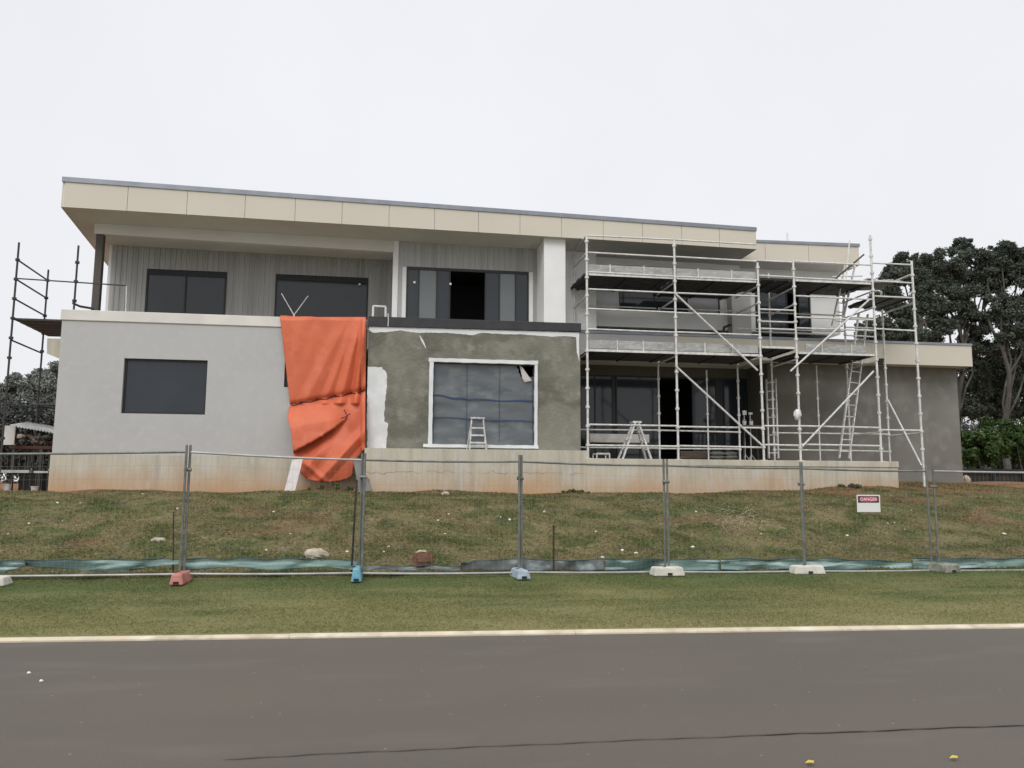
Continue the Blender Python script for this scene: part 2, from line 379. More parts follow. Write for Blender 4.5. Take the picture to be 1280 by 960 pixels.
# grass blades (stuff)
def blades(n, y0, y1, hmin, hmax, w):
    y = y0 + (y1-y0)*rng.random(n)**1.15
    u = rng.uniform(-.95, 1.0, n); x = (u*1.05+.15)*y
    d = y - yk(x); keep = d > .13
    cl = np.sin(x*2.1+1.7*np.sin(y*1.3))*np.sin(y*2.6+x*.7) + rng.normal(0,.6,n)
    keep &= (cl > -.55) & (y < 20.0 + 1.8*sm((x-9.5)/1.0) + 2*sm((-x-10.6)/.3))
    x, y = x[keep], y[keep]; n = len(x)
    z = hgt(x, y) - .004
    a = rng.uniform(0, math.pi, n); hh = rng.uniform(hmin, hmax, n); ln = rng.normal(0, 1.1, (n,2))*hh[:,None]
    dx = np.cos(a)*w*.5; dy = np.sin(a)*w*.5
    V = np.stack([np.stack([x-dx,y-dy,z],1), np.stack([x+dx,y+dy,z],1), np.stack([x+ln[:,0],y+ln[:,1],z+hh],1)],1).reshape(-1,3)
    return V
V = np.concatenate([blades(250000, 8.2, 12.8, .008, .026, .016), blades(250000, 12.3, 21.5, .012, .05, .03)])
o = npmesh('grass', V, 3, m_blade); o['kind'] = 'stuff'; o['label'] = 'short patchy green and tan grass on verge and bank'

# ------------------------------------------------------------------ house
YA, YB, YF1, YSL = 20.8, 20.6, 20.9, 20.2
YREC, YMID, YPIER, YUP, YLR, YGL = 24.2, 22.2, 21.1, 22.9, 22.2, 24.3
house = thing('house', (0, 21, 1.4), 'two storey rendered house under construction with long skillion roof behind the mesh fence', 'house')
def part(mb, name, m, parent=None, bevel=0, **k): return mb.build(name, m, parent or house, bevel=bevel, **k)
def rect(px0, py0, px1, py1, Y, pyc=None):
    """world x0,x1,z0,z1 for a rectangle seen at these pixels"""
    pm = (py0+py1)/2; pxm = (px0+px1)/2
    return X(px0, pm, Y), X(px1, pm, Y), Z(pxm, py1, Y), Z(pxm, py0, Y)
def holed(mb, x0, x1, z0, z1, y0, y1, holes):
    hs = sorted(holes); xc = x0
    cuts = sorted(set([x0, x1] + [h[0] for h in hs] + [h[1] for h in hs])); cuts = [c for c in cuts if x0 <= c <= x1]
    for a, b in zip(cuts, cuts[1:]):
        if b-a < 1e-5: continue
        zs = z0
        for h in sorted([h for h in hs if h[0] <= a+1e-6 and h[1] >= b-1e-6], key=lambda h: h[2]):
            if h[2] > zs: mb.box(a, b, y0, y1, zs, h[2])
            zs = h[3]
        if z1 > zs: mb.box(a, b, y0, y1, zs, z1)
    return mb
def boards(mb, x0, x1, z0, z1, y, holes, w=.15, gap=.014, d=.022):
    x = x0
    while x < x1-.02:
        b = min(x+w-gap, x1)
        segs = [(z0, z1)]
        for h in holes:
            if h[0] < b and h[1] > x:
                ns = []
                for s0, s1 in segs:
                    if h[2] > s0: ns.append((s0, min(h[2], s1)))
                    if h[3] < s1: ns.append((max(h[3], s0), s1))
                segs = [q for q in ns if q[1]-q[0] > .02]
        for s0, s1 in segs: mb.box(x, b, y-d, y-.002, s0, s1)
        for h in holes:      # the rest of a board notched by an opening
            for a_, c_ in ((x, min(b, h[0])), (max(x, h[1]), b)):
                if h[0] < b and h[1] > x and c_-a_ > .01: mb.box(a_, c_, y-d, y-.002, max(z0,h[2]), min(z1,h[3]))
        x += w
    return mb
def window(r, y, mull, panes, fw=.05, head=None, m_f=m_dark, inset=.08, name='window', label=None, sillh=None):
    """r x0,x1,z0,z1; mull list of x fractions; panes list of materials (None = open)"""
    x0, x1, z0, z1 = r; head = head or fw
    yf = y+inset; fr = MB()
    fr.box(x0+.004, x1-.004, yf, yf+.07, z1-head, z1-.004); fr.box(x0+.004, x1-.004, yf, yf+.07, z0+.004, z0+fw)
    fr.box(x0+.004, x0+fw, yf, yf+.07, z0+fw, z1-head); fr.box(x1-fw, x1-.004, yf, yf+.07, z0+fw, z1-head)
    xs_ = [x0+fw] + [x0+(x1-x0)*t for t in mull] + [x1-fw]
    for t in mull:
        xm = x0+(x1-x0)*t; fr.box(xm-fw*.4, xm+fw*.4, yf, yf+.06, z0+fw, z1-head)
    w = fr.build(name, m_f, house)
    if label: w['label'] = label
    for i, pm in enumerate(panes):
        if pm is None: continue
        a, b = xs_[i], xs_[i+1]
        pn = MB().box(a+(fw*.4 if i else 0)+.001, b-(fw*.4 if i < len(panes)-1 else 0)-.001, yf+.025+.004*(i%2), yf+.045+.004*(i%2), z0+fw+.001, z1-head-.001)
        pn.build('pane', pm, w)
    return w
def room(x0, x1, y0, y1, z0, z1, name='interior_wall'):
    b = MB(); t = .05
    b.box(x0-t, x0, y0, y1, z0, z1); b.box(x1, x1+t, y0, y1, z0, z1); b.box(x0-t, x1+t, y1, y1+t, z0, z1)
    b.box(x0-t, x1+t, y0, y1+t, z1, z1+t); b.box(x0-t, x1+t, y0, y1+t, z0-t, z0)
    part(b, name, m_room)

BACK = 33.0
# --- block A: lower left
xA0 = X(70, 500, YA); xA1 = X(457, 500, YB)
zAf = Z(200, 569, YA); zA1 = Z(200, 391, YA); zAc = Z(200, 404, YA)
wl = rect(153, 449, 258, 517.5, YA); ws = rect(355.5, 452, 372, 484, YA)
b = holed(MB(), xA0, xA1-.02, zAf, zAc-.0, YA, YA+.25, [wl, ws]); 
b.box(xA0, xA0+.25, YA+.25, BACK, zAf, zAc); b.box(xA0+.25, xA1, BACK-.25, BACK, zAf, zAc)
part(b, 'wall', m_render, label='smooth pale grey rendered wall of the left block')
b = MB().box(xA0-.03, xA1-.02, YA-.035, YA+.30, zAc, zA1); b.box(xA0-.03, xA0+.27, YA+.30, YREC+.2, zAc, zA1)
part(b, 'parapet_capping', m_cap, bevel=.012)
part(MB().box(xA0+.27, X(492,390,YMID), YA+.30, YREC+.0, zAc-.55, zAc-.45), 'balcony_floor', m_conc)
b = MB().box(xA0-.02, xA1-.01, YA-.03, YA+.3, 1.0, zAf); b.box(xA0-.02, xA0+.25, YA+.3, BACK, 1.0, zAf)
part(b, 'foundation', m_conc)
window(wl, YA, [], [m_glassb], fw=.05)
window(ws, YA, [], [m_glass], fw=.04)
# hood and pipe on the left flank
part(MB().hexa([(X(59,436,21.3),21.3,Z(60,442,21.3)),(xA0-.005,21.3,Z(72,452,21.3)),(xA0-.005,22.5,Z(72,452,21.3)),(X(59,436,21.3),22.5,Z(60,442,21.3)),(X(58,436,21.3),21.3,Z(60,423,21.3)),(xA0-.005,21.3,Z(72,423,21.3)),(xA0-.005,22.5,Z(72,423,21.3)),(X(58,436,21.3),22.5,Z(60,423,21.3))]), 'window_hood', m_conc)

# --- block B: middle with patchy cement render
xB0, xB1 = X(458.5, 500, YB), X(725.5, 500, YB)
YBF = 20.22; zBf = Z(590, 561.5, YBF); zB1 = Z(590, 400.5, YB); zBc = Z(590, 411, YB)
wb = rect(540, 453.5, 669, 557, YB)
b = holed(MB(), xB0, xB1, zBf, zBc, YB, YB+.3, [wb]); b.box(xB1-.25, xB1, YB+.3, YGL, zBf, zBc); b.box(xB0, xB0+.25, YB+.3, YREC, zBf, zBc)
part(b, 'wall', m_cement, label='olive grey wall of fresh patchy cement render in the middle block')
b = MB().prism([(xB0-.02, Z(458,408,YB)), (xB1+.02, Z(725,415,YB)), (xB1+.02, Z(725,404.5,YB)), (xB0-.02, Z(458,395.5,YB))], YB-.05, YB+.34)
part(recalc and b, 'parapet_capping', m_capd, bevel=.008, label='charcoal metal parapet capping')
part(MB().box(xB0+.25, xB1-.25, YB+.34, YMID-.0, zBc-.5, zBc-.4), 'balcony_floor', m_conc)
b = MB().box(xB0-.01, X(736,600,YBF), YBF, YB+.32, 1.0, zBf); part(b, 'foundation', m_conc2, label='cracked concrete base under the cement wall')
# ragged white primer: strip under the capping, patch by the tarp, window surround
def ragged(ptsL, jit=.02, step=.055):
    out = []
    for (a, b_) in zip(ptsL, ptsL[1:]+ptsL[:1]):
        a = Vector(a); b2 = Vector(b_); n = max(1, int((b2-a).length/step))
        for i in range(n):
            p = a.lerp(b2, i/n); out.append((p.x + random.uniform(-jit,jit), p.y + random.uniform(-jit,jit)))
    return out
def pz(px, py, Y=YB): p = at(px, py, Y); return (p.x, p.z)
def primer(pix, jit=.012, y=YB, th=.004):
    pts = ragged([pz(*q) for q in pix], jit)
    x_lo, x_hi = xB0+.002, xB1-.002
    pts = [(min(max(x, x_lo), x_hi), z) for x, z in pts]
    return MB().prism(pts, y-th, y+.002)
part(primer([(459,458),(477,459),(483,466),(484,480),(481,505),(480,527),(485,529),(483,560.5),(459,560.5)], .012, th=.005), 'primer_patch', m_prim)
part(primer([(459,408),(724,415.5),(724,422),(706,420),(690,421),(652,418),(632,418),(602,416),(590,419),(560,416),(520,416),(500,413),(484,415),(466,416),(459,412)], .006, th=.006), 'primer_patch', m_prim)
part(primer([(524,418),(530,427),(533,437),(530,432),(526,425)], .004, th=.005), 'primer_patch', m_prim)
part(primer([(720,420),(724,420),(724,452),(721,440)], .004, th=.0055), 'primer_patch', m_prim)
tr = MB()
x0, x1, z0, z1 = wb; t = .085
def rag_bar(a0, a1, c0, c1):
    return ragged([(a0,c0),(a1,c0),(a1,c1),(a0,c1)], .006, .15)
tr.prism(rag_bar(x0-t, x0+.02, z0-.02, z1+.06), YB-.03, YB+.1); tr.prism(rag_bar(x1-.02, x1+t*.7, z0-.02, z1+.06), YB-.028, YB+.1)
tr.prism(rag_bar(x0-t-.02, x1+t*.9, z1-.01, z1+t), YB-.036, YB+.1); tr.prism(rag_bar(x0-t*2.5, x1+t, z0-.06, z0+.02), YB-.034, YB+.1)
part(tr, 'window_surround', m_prim, label='ragged white painted surround of the sheeted window')
w = window(wb, YB, [.335,.655], [None,None,None], fw=.04, inset=.16)
# wrinkled plastic sheet
n1, n2 = 60, 50; sh = MB()
for j in range(n2+1):
    for i in range(n1+1):
        u, v = i/n1, j/n2; x = x0+.03+(x1-x0-.06)*u; z = z0+.03+(z1-z0-.06)*v
        dy = .012*math.sin(9*u+3*math.sin(5*v))*math.sin(7*v+2*u)+.008*math.sin(31*v+6*u)*math.cos(5*u)
        if v < .2: dy -= .05*(.2-v)*5*math.sin(6*u+1)**2
        sh.v.append((x, YB+.135+dy, z))
for j in range(n2):
    for i in range(n1):
        u, v = i/n1, j/n2
        if v > .84 - .0 and u > .86 + (v-.84)*-.25: continue
        a = j*(n1+1)+i; sh.f.append((a, a+1, a+n1+2, a+n1+1))
sheet = sh.build('plastic_sheet', m_plastic, w, smooth=True)
tp = MB()
def tape(uv0, uv1, w_, y=YB+.108):
    for k in range(8):
        p = [(uv0[0]+(uv1[0]-uv0[0])*s, uv0[1]+(uv1[1]-uv0[1])*s + .008*math.sin(9*s)) for s in (k/8, (k+1)/8)]
        q = [Vector((x0+(x1-x0)*a, y, z0+(z1-z0)*c)) for a, c in p]
        tp.bar(q[0], q[1], w_, .004, up=(0,1,0)) if False else tp.bar(q[0], q[1], .006, w_)
tape((.02,.60),(.35,.555),.04); tape((.35,.555),(.98,.55),.035); tape((.02,.33),(.98,.30),.022); tape((.335,.02),(.335,.98),.02); tape((.655,.04),(.655,.98),.02)
tape((.015,.02),(.015,.98),.05); tape((.985,.02),(.985,.85),.04)
tp.build('blue_tape', m_tape, w)
fl = MB().add([Vector((x0+(x1-x0)*a, YB+.09+c, z0+(z1-z0)*d)) for a, d, c in ((.85,.99,.03),(.88,.96,0),(.97,.80,-.03),(.88,.82,-.01),(.9,.78,.01))], [(0,1,3),(1,2,3),(3,2,4)])
fl.build('loose_flap', m_pale, w)
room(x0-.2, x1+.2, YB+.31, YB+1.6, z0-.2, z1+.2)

# --- right slab / terrace
xS0, xS1 = X(733, 600, YSL), X(1123, 600, YSL); zS = Z(930, 575, YSL)
b = MB().box(xS0+.003, xS1, YSL, YLR+2.5, .9, zS-.16); part(b, 'foundation', m_conc, label='long concrete terrace base stained by red soil')
part(MB().box(xS0-.0, xS1+.02, YSL-.03, YGL+.5, zS-.16, zS), 'terrace_slab', m_conc, bevel=.01)

# --- upper left recess wall with cladding
xR0 = X(134, 350, YREC); xM0 = X(492, 350, YMID); xM1 = X(672, 350, YMID); xP0 = X(680, 350, YPIER); xP1 = X(707, 350, YPIER)
ZT = Z(77, 258, YF1)      # underside of the roof at its left front corner
def zsof(x):              # underside of main roof falls a little to the right
    xa, xb = X(77,258,YF1), X(945,311,YF1); return ZT + (Z(945,311,YF1)-ZT)*(x-xa)/(xb-xa)
w1 = rect(182, 338, 283, 400, YREC); w2 = rect(343.5, 345, 460, 404, YREC)
zlow = zAc-.45
h1 = (w1[0], w1[1], w1[2], w1[3]); h2 = (w2[0], w2[1], w2[2], w2[3])
b = holed(MB(), xR0, xM0+1, zlow, zsof(-8)+.1, YREC, YREC+.2, [h1, h2]); b.box(xR0, xR0+.2, YREC+.2, BACK, zlow, ZT+.1)
b.box(xR0+.2, X(1048,400,YUP), BACK-.25, BACK, zlow, ZT)
part(b, 'wall', m_white, label='white wall at the back of the recessed balcony')
part(boards(MB(), xR0+.08, xM0-.01, zlow+.02, zsof(-8)+.05, YREC, [h1, h2]), 'cladding', m_clad)
window(w1, YREC, [.49], [m_glass, m_glass], fw=.06, head=.17, inset=-.03)
window(w2, YREC, [], [m_glass], fw=.05, head=.17, inset=-.03)
# beam and post at the front of the balcony
zbm = Z(122, 292, YMID-.05); zbm2 = Z(492, 315, YMID-.05); xb0 = X(119, 285, YMID)
b = MB().hexa([(xb0,YMID-.05,zbm),(xM0,YMID-.05,zbm2),(xM0,YMID+.15,zbm2),(xb0,YMID+.15,zbm), (xb0,YMID-.05,ZT+.05),(xM0,YMID-.05,zsof(xM0)+.05),(xM0,YMID+.15,zsof(xM0)+.05),(xb0,YMID+.15,ZT+.05)])
part(b, 'beam', m_soffit)
part(MB().box(X(117,340,YMID-.03), X(126,340,YMID-.03), YMID-.03, YMID+.15, zlow, zbm), 'post', m_brown)
# --- mid upper wall (sliding doors)
w3 = rect(507.5, 336.5, 661, 404, YMID)
# sloping head: doors tops follow the camera perspective only
b = holed(MB(), xM0, xM1+.9, zBc-.4, zsof(2)+.1, YMID, YMID+.2, [w3]); b.box(xM0, xM0+.15, YMID+.2, YREC, zBc-.4, zsof(xM0)+.1)
part(b, 'wall', m_white, label='white upper wall around the open sliding doors')
part(boards(MB(), xM0+.10, xM1+.3, zBc-.38, zsof(1)+.06, YMID, [(w3[0]-.12, w3[1]+.12, w3[2]-1, w3[3])], w=.17) , 'cladding', m_clad)
part(MB().box(xM0-.03, xM0+.12, YMID-.045, YMID-.0, zBc-.38, zsof(xM0)+.05), 'corner_trim', m_white)
window(w3, YMID, [.1,.245,.35,.64,.755,.89], [m_glass, m_frost, m_glassb, None, m_glassb, m_frost, m_glass], fw=.045, head=.08, inset=-.02, name='sliding_door')
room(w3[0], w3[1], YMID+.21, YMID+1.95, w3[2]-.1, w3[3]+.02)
for px, py in ((518,353),(563,355)):
    p = at(px, py, YMID-.05); part(MB().tube(p+Vector((0,-.02,0)), p+Vector((0,.03,0)), .035, 8), 'wall_light', m_white)
p = at(449.5, 355.5, YREC-.08); part(MB().tube(p+Vector((0,-.02,0)), p+Vector((0,.03,0)), .035, 8), 'wall_light', m_white)
# pier
part(MB().box(xP0, xP1, YPIER, YUP-.01, Z(690,412,YPIER), zsof(xP0)+.08), 'pier', m_white, bevel=.01)
part(MB().box(xP1+.003, X(745,350,YMID), YMID-.012, YUP-.01, Z(720,412,YMID), zsof(xP1)+.1), 'wall', m_white)
# --- upper right wall behind scaffold
xU1 = X(1050, 400, YUP); zU0 = Z(960, 415, YUP)
w4 = rect(736, 364.5, 900, 389.5, YUP); w5 = rect(944, 362, 1014, 415, YUP)
b = holed(MB(), xP1-.5, xU1, zU0, zsof(6)+.6, YUP, YUP+.2, [w4, w5]); b.box(xU1-.2, xU1, YUP+.2, BACK, zU0, zsof(6)+.3)
part(b, 'wall', m_white, label='pale upper wall behind the scaffold')
window(w4, YUP, [.235,.50,.75], [m_frost2, m_glass, m_glass, m_frost2], fw=.03, inset=.04)
window(w5, YUP, [.30,.58,.8], [m_glass, m_glassb, None, m_glass], fw=.04, inset=.04, name='sliding_door')
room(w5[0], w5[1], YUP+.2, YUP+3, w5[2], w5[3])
part(MB().box(X(915,395,YUP-.35), X(939,395,YUP-.35), YUP-.35, YUP-.002, Z(928,428,YUP-.35), Z(928,355,YUP-.35)), 'pier', m_render, bevel=.01)
part(MB().box(X(707,325,YUP-.3), X(924,325,YUP-.3), YUP-.3, YUP-.003, Z(815,333,YUP-.3), Z(815,319,YUP-.3)), 'beam', m_white)
b = MB(); p = [at(914,372,22.4), at(906,382,22.4), at(905,380,22.4), at(903,368,22.4)]
b.path([at(914,406,22.45), at(905,409,22.4), at(904,418,22.4), at(912,424,22.4)], .035); part(b, 'downpipe', m_black)
# --- ground floor right
xG0, xG1 = X(961, 520, YUP), X(1199, 520, YUP); zL1 = Z(1213, 432.5, YLR); zL0 = Z(1213, 458, YLR)
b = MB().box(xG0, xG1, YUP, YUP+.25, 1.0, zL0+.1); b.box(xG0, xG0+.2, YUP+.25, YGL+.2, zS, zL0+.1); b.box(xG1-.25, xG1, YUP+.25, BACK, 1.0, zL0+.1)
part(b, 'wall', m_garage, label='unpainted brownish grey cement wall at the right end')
w6 = rect(735, 471, 958, 573, YGL); zgt = w6[3]; w6 = (xB1-.24, xG0+.0, zS+.02, zgt)
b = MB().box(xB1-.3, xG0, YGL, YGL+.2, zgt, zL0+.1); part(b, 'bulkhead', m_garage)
window(w6, YGL, [.17,.24,.325,.345,.55,.72,.84,.88], [m_glassb, m_glassb, m_glassb, m_dark, m_glass, None, m_frost and m_glassb, m_dark, m_glassb], fw=.05, inset=.02, name='sliding_door')
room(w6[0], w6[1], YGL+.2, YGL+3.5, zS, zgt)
# lower roof with fascia
xL0, xL1 = xB1+.02, X(1214, 445, YLR)
b = MB().box(xL0, xL1, YLR+.03, BACK, zL0+.04, zL1-.05); lr = part(b, 'lower_roof', m_soffit)
xg = X(846, 440, YLR)
MB().box(xL0, xg-.004, YLR, YLR+.028, zL0, zL1).build('fascia', m_render, lr)
jx = [xg, X(969,440,YLR), X(1090,440,YLR), xL1]
for a, c in zip(jx, jx[1:]): MB().box(a+.003, c-.003, YLR-.002, YLR+.028, zL0, zL1).build('fascia', m_fascia, lr)
MB().box(xL1-.0, xL1+.03, YLR+.0, BACK, zL0, zL1).build('fascia', m_fascia, lr)
MB().box(xL0, xL1+.04, YLR-.03, YLR+.1, zL1+.002, zL1+.07).build('gutter', m_gutter, lr)

# --- main roof
f0b, f0t = at(77, 258, YF1), at(77, 227, YF1); f1b, f1t = at(945, 311, YF1), at(945, 289, YF1)
g0, g1 = at(77, 221, YF1), at(946, 284.5, YF1)
dirL = (at(134, 330, 26.4) - f0b); kL = (BACK+.4-YF1)/(26.4-YF1)
bl = Vector((f0b.x + dirL.x*kL, BACK+.4, 0)); 
pl = [(f0b.x, YF1+.03), (f1b.x, YF1+.03), (f1b.x, BACK+.4), (bl.x, BACK+.4)]
roof = part(MB().slab(pl, [f0b.z, f1b.z, f1b.z, f0b.z], [f0t.z+.04, f1t.z+.04, f1t.z-.2, f0t.z-.2]), 'roof', m_soffit)
jpx = [77,157,232,305,368,427,486,543,598,650,702,754,803,852,899,945]
def onb(px): t = (X(px, 285, YF1)-f0b.x)/(f1b.x-f0b.x); return f0b.lerp(f1b, t), f0t.lerp(f1t, t), g0.lerp(g1, t)
ft = f0t; 
for a, c in zip(jpx, jpx[1:]):
    (ab, at_, _), (cb, ct, _) = onb(a), onb(c); e = .006
    MB().hexa([(ab.x+e,YF1,ab.z-.01),(cb.x-e,YF1,cb.z-.01),(cb.x-e,YF1+.026,cb.z-.01),(ab.x+e,YF1+.026,ab.z-.01),
               (ab.x+e,YF1,at_.z),(cb.x-e,YF1,ct.z),(cb.x-e,YF1+.026,ct.z),(ab.x+e,YF1+.026,at_.z)]).build('fascia', m_fascia, roof)
MB().hexa([(f0b.x-.03,YF1-.03,f0t.z),(f1b.x+.03,YF1-.03,f1t.z),(f1b.x+.03,YF1+.12,f1t.z),(f0b.x-.03,YF1+.12,f0t.z),
           (f0b.x-.03,YF1-.03,g0.z),(f1b.x+.03,YF1-.03,g1.z),(f1b.x+.03,YF1+.12,g1.z),(f0b.x-.03,YF1+.12,g0.z)]).build('gutter', m_gutter, roof)
# side fascias
MB().slab([(f0b.x-.001, YF1+.03),(f0b.x-.028, YF1+.03),(bl.x-.028, BACK+.4),(bl.x-.001, BACK+.4)], [f0b.z-.01]*4, [f0t.z+.04,f0t.z+.04,f0t.z-.2,f0t.z-.2]).build('fascia', m_fascia, roof)
MB().box(f1b.x+.001, f1b.x+.028, YF1+.03, BACK+.4, f1b.z-.01, f1t.z).build('fascia', m_fascia, roof)
for o_ in roof.children: recalc(o_)
recalc(roof)
# --- second, lower roof on the right
Y2 = 22.0
xa, xb = f1b.x+.05, X(1074, 318, Y2); z2b, z2b1 = Z(930,325,Y2), Z(1068,331,Y2); z2t, z2t1 = Z(946,303.5,Y2), Z(1078,309,Y2)
xa = X(905, 320, Y2)
r2 = part(MB().slab([(xa,Y2+.03),(xb-.03,Y2+.03),(xb-.03,BACK),(xa,BACK)], [z2b,z2b1,z2b1,z2b], [z2t-.2,z2t1-.05,z2t1-.05,z2t-.2]), 'roof', m_soffit, label='lower second roof at the right end of the upper storey')
for a, c in ((0,.30),(.30,.62),(.62,1)):
    e = .006; A = xa+(xb-xa)*a+e; C = xa+(xb-xa)*c-e; zb_ = lambda s: z2b+(z2b1-z2b)*s; zt_ = lambda s: z2t+(z2t1-z2t)*s
    A2 = max(A, f1b.x+.05) if a == 0 else A
    MB().hexa([(A,Y2,zb_(a)-.01),(C,Y2,zb_(c)-.01),(C,Y2+.026,zb_(c)-.01),(A,Y2+.026,zb_(a)-.01),(A,Y2,zt_(a)-(.72 if 0 else 0)),(C,Y2,zt_(c)),(C,Y2+.026,zt_(c)),(A,Y2+.026,zt_(a))]).build('fascia', m_fascia, r2)
MB().hexa([(f1b.x+.03,Y2-.03,z2t+.002),(xb+.02,Y2-.03,z2t1+.002),(xb+.02,Y2+.12,z2t1+.002),(f1b.x+.03,Y2+.12,z2t+.002),
           (f1b.x+.03,Y2-.03,z2t+.08),(xb+.02,Y2-.03,z2t1+.10),(xb+.02,Y2+.12,z2t1+.10),(f1b.x+.03,Y2+.12,z2t+.08)]).build('gutter', m_gutter, r2)
MB().box(xb-.028, xb, Y2+.03, BACK, z2b1-.01, z2t1).build('fascia', m_fascia, r2)
part(MB().tube(at(984,302,23), at(984,291,23), .03), 'roof_vent', m_galv)

# ------------------------------------------------------------------ scaffold (front)
YSF, YSB = 20.5, 22.0
sc = thing('scaffold', (X(735,573,YSF), YSF, zS), 'pale galvanised tube scaffold with two working decks at the right side of the house', 'scaffold')
H0 = 1.6
hp = lambda px, py: Z(px, py, 20.5)-1.6
HL = [hp(729, q) for q in (556,531,411,386,361.5,340,315.5,294)]   # ledger heights above eye level
def stdz(x, y, z0, z1, name='standard', r=.032, m=m_galv, par=None):
    b = MB().tube((x,y,z0), (x,y,z1), r, 8); z = z0+.35
    b.box(x-.07, x+.07, y-.07, y+.07, z0-.0, z0+.015)
    k = 0
    zz = H0+HL[0]-.5*40
    while zz < z0+.1: zz += .5
    while zz < z1: b.tube((x,y,zz-.03), (x,y,zz+.03), r*1.75, 8); zz += .5
    return b.build(name, m, par or sc)
fx = [X(735,573,YSF), X(848,574,YSF), X(955,575,YSF), X(1001,575,YSF), X(1102,574,YSF), X(1155,596,YSF)]
ztop = [Z(728,292,YSF), Z(836,297,YSF), Z(941,328,YSF), Z(985,324,YSF), Z(1081,294,YSF), Z(1132,326,YSF)]
for x, zt in zip(fx[:5], ztop[:5]): stdz(x, YSF, zS+.003, zt)
stdz(fx[5], YSF, gh(fx[5], YSF)-.02, ztop[5])
btop = [6.6, 3.9, 3.9, 6.3, 6.3, 5.9]
for i, x in enumerate(fx): stdz(x, YSB, (zS+.003) if i < 5 else gh(x, YSB)-.02, H0+btop[i], r=.028)
stdz(X(1024,540,21.7), 21.7, zS+.003, H0+3.5, r=.02)
stdz(X(885,540,21.9), 21.9, zS+.003, H0+3.3, r=.022)
def rail(xa, xb, y, h, name='ledger', r=.024, xe=.0, par=None, m=m_galv):
    j = random.uniform(-.012,.012)
    return MB().tube((xa+.03,y,H0+h+j), (xb-.03,y,H0+h+random.uniform(-.012,.012)), r, 8).build(name, m, par or sc)
for h in HL: rail(fx[0], fx[1], YSF, h)
for h in HL:
    rail(fx[1], fx[2], YSF, h)
for h in (326.5,345,387,402,411,532,556): rail(fx[2], fx[3], YSF, hp(963,h))
for h in (329,349,371.5,397.5,411,533,556): rail(fx[3], fx[4], YSF, hp(1035,h))
for h in (330,352,371,412,538): rail(fx[4], fx[5], YSF, hp(1112,h))
for a, c in ((0,1),(1,2),(3,4),(4,5)):
    for h in (1.02,1.53): rail(fx[a], fx[c], YSB, h, r=.022)
for a, c in ((0,1),(1,2),(2,3),(3,4)): rail(fx[a], fx[c], YSB, 5.1, r=.022); 
rail(fx[2], fx[3], YSB, 4.6, r=.022); rail(fx[3], fx[4], YSB, 4.6, r=.022)
def cross(x, h, name='transom', r=.024, y0=YSF, y1=YSB): return MB().tube((x,y0+.03,H0+h), (x,y1-.03,H0+h), r, 8).build(name, m_galv, sc)
for h in (HL[7],HL[6],HL[5]-.05): cross(fx[0], h)
for x in fx[:5]: cross(x, 3.46); cross(x, 5.02)
for x in fx[1:5]: cross(x, 5.5)
cross(fx[5], 5.2); cross(fx[5], 6.05); cross(fx[5], 1.48); cross(fx[4], 1.48)
def brace(p, q): return MB().tube(at(*p, YSF-.06), at(*q, YSF-.06), .027, 8).build('brace', m_galv, sc)
brace((843,366),(947,463)); brace((844,457),(953,557)); brace((1086,375),(988,464)); brace((1092,464),(1003,558))
MB().tube(at(1110,500,YSB-.1), at(1152,582,YSF-.05), .025, 8).build('brace', m_galv, sc)
MB().tube(at(1040,352,YSF+.3), at(1080,318,YSF+.05), .024, 8).build('brace', m_galvd, sc)
# decks: steel planks side by side
def deck(xa, xb, h, y0=YSF+.03, y1=YSB-.02, n=5, dz=.0):
    b = MB(); w = (y1-y0)/n
    for i in range(n):
        e = random.uniform(0,.04)
        b.box(xa+e+.02, xb-e-.02, y0+i*w+.006, y0+(i+1)*w-.006, H0+h-.06+dz, H0+h)
    for t in (0.1,.5,.9): b.box(xa+(xb-xa)*t-.03, xa+(xb-xa)*t+.03, y0+.01, y1-.01, H0+h-.09, H0+h-.062)
    return b.build('deck', m_deck, sc)
hd = HL[5]-.02; hd2 = hp(729,436)
deck(fx[0]-.12, fx[1], hd, y1=22.15, n=6); deck(fx[1], fx[2], hd, y1=22.55, n=6); deck(fx[2], fx[3], hp(963,347)); deck(fx[3], fx[4]+.02, hp(1035,350)); deck(fx[4]+.06, fx[5], hp(1112,369))
for a in (0,1): deck(fx[a], fx[a+1], hd2)
deck(fx[2], fx[3], hp(963,433), n=4); deck(fx[3], fx[4], hp(1035,441))
def toe(xa, xb, h, y=YSF+.05, hh=.23, m=m_toe):
    b = MB().box(xa+.03, xb-.03, y, y+.03, H0+h+.005, H0+h+hh)
    o_ = b.build('toe_board', m, sc)
    for t in (random.uniform(.25,.4), random.uniform(.6,.75)):
        x_ = xa+(xb-xa)*t; MB().box(x_-.015, x_+.015, y-.03, y-.002, H0+h-.03, H0+h+hh+.02).build('bracket', m_galv, o_)
toe(fx[0], fx[1], hd+.03, y=YSF+.0+.06); toe(fx[1], fx[2], hd+.03)
toe(fx[0], fx[1], hd2+.03); toe(fx[1], fx[2], hd2+.03, m=m_toe); toe(fx[3]+.3, fx[4]-.2, hp(1035,441)+.03, y=YSF+.1)
MB().box(fx[3]+.2, fx[4]-.1, 21.0, 21.6, H0+hp(1035,350)+.004, H0+hp(1035,350)+.04).build('deck_board', m_toe, sc)
# bright deck edge channels
for a, c, h in ((0,1,hd-.03),(1,2,hd-.03),(0,1,hd2-.03),(1,2,hd2-.03),(2,3,hp(963,434)),(3,4,hp(1035,442)),(3,4,hp(1035,352))):
    MB().box(fx[a]+.05, fx[c]-.05, YSF+.0, YSF+.026, H0+h-.03, H0+h+.03).build('deck_edge', m_galv, sc)

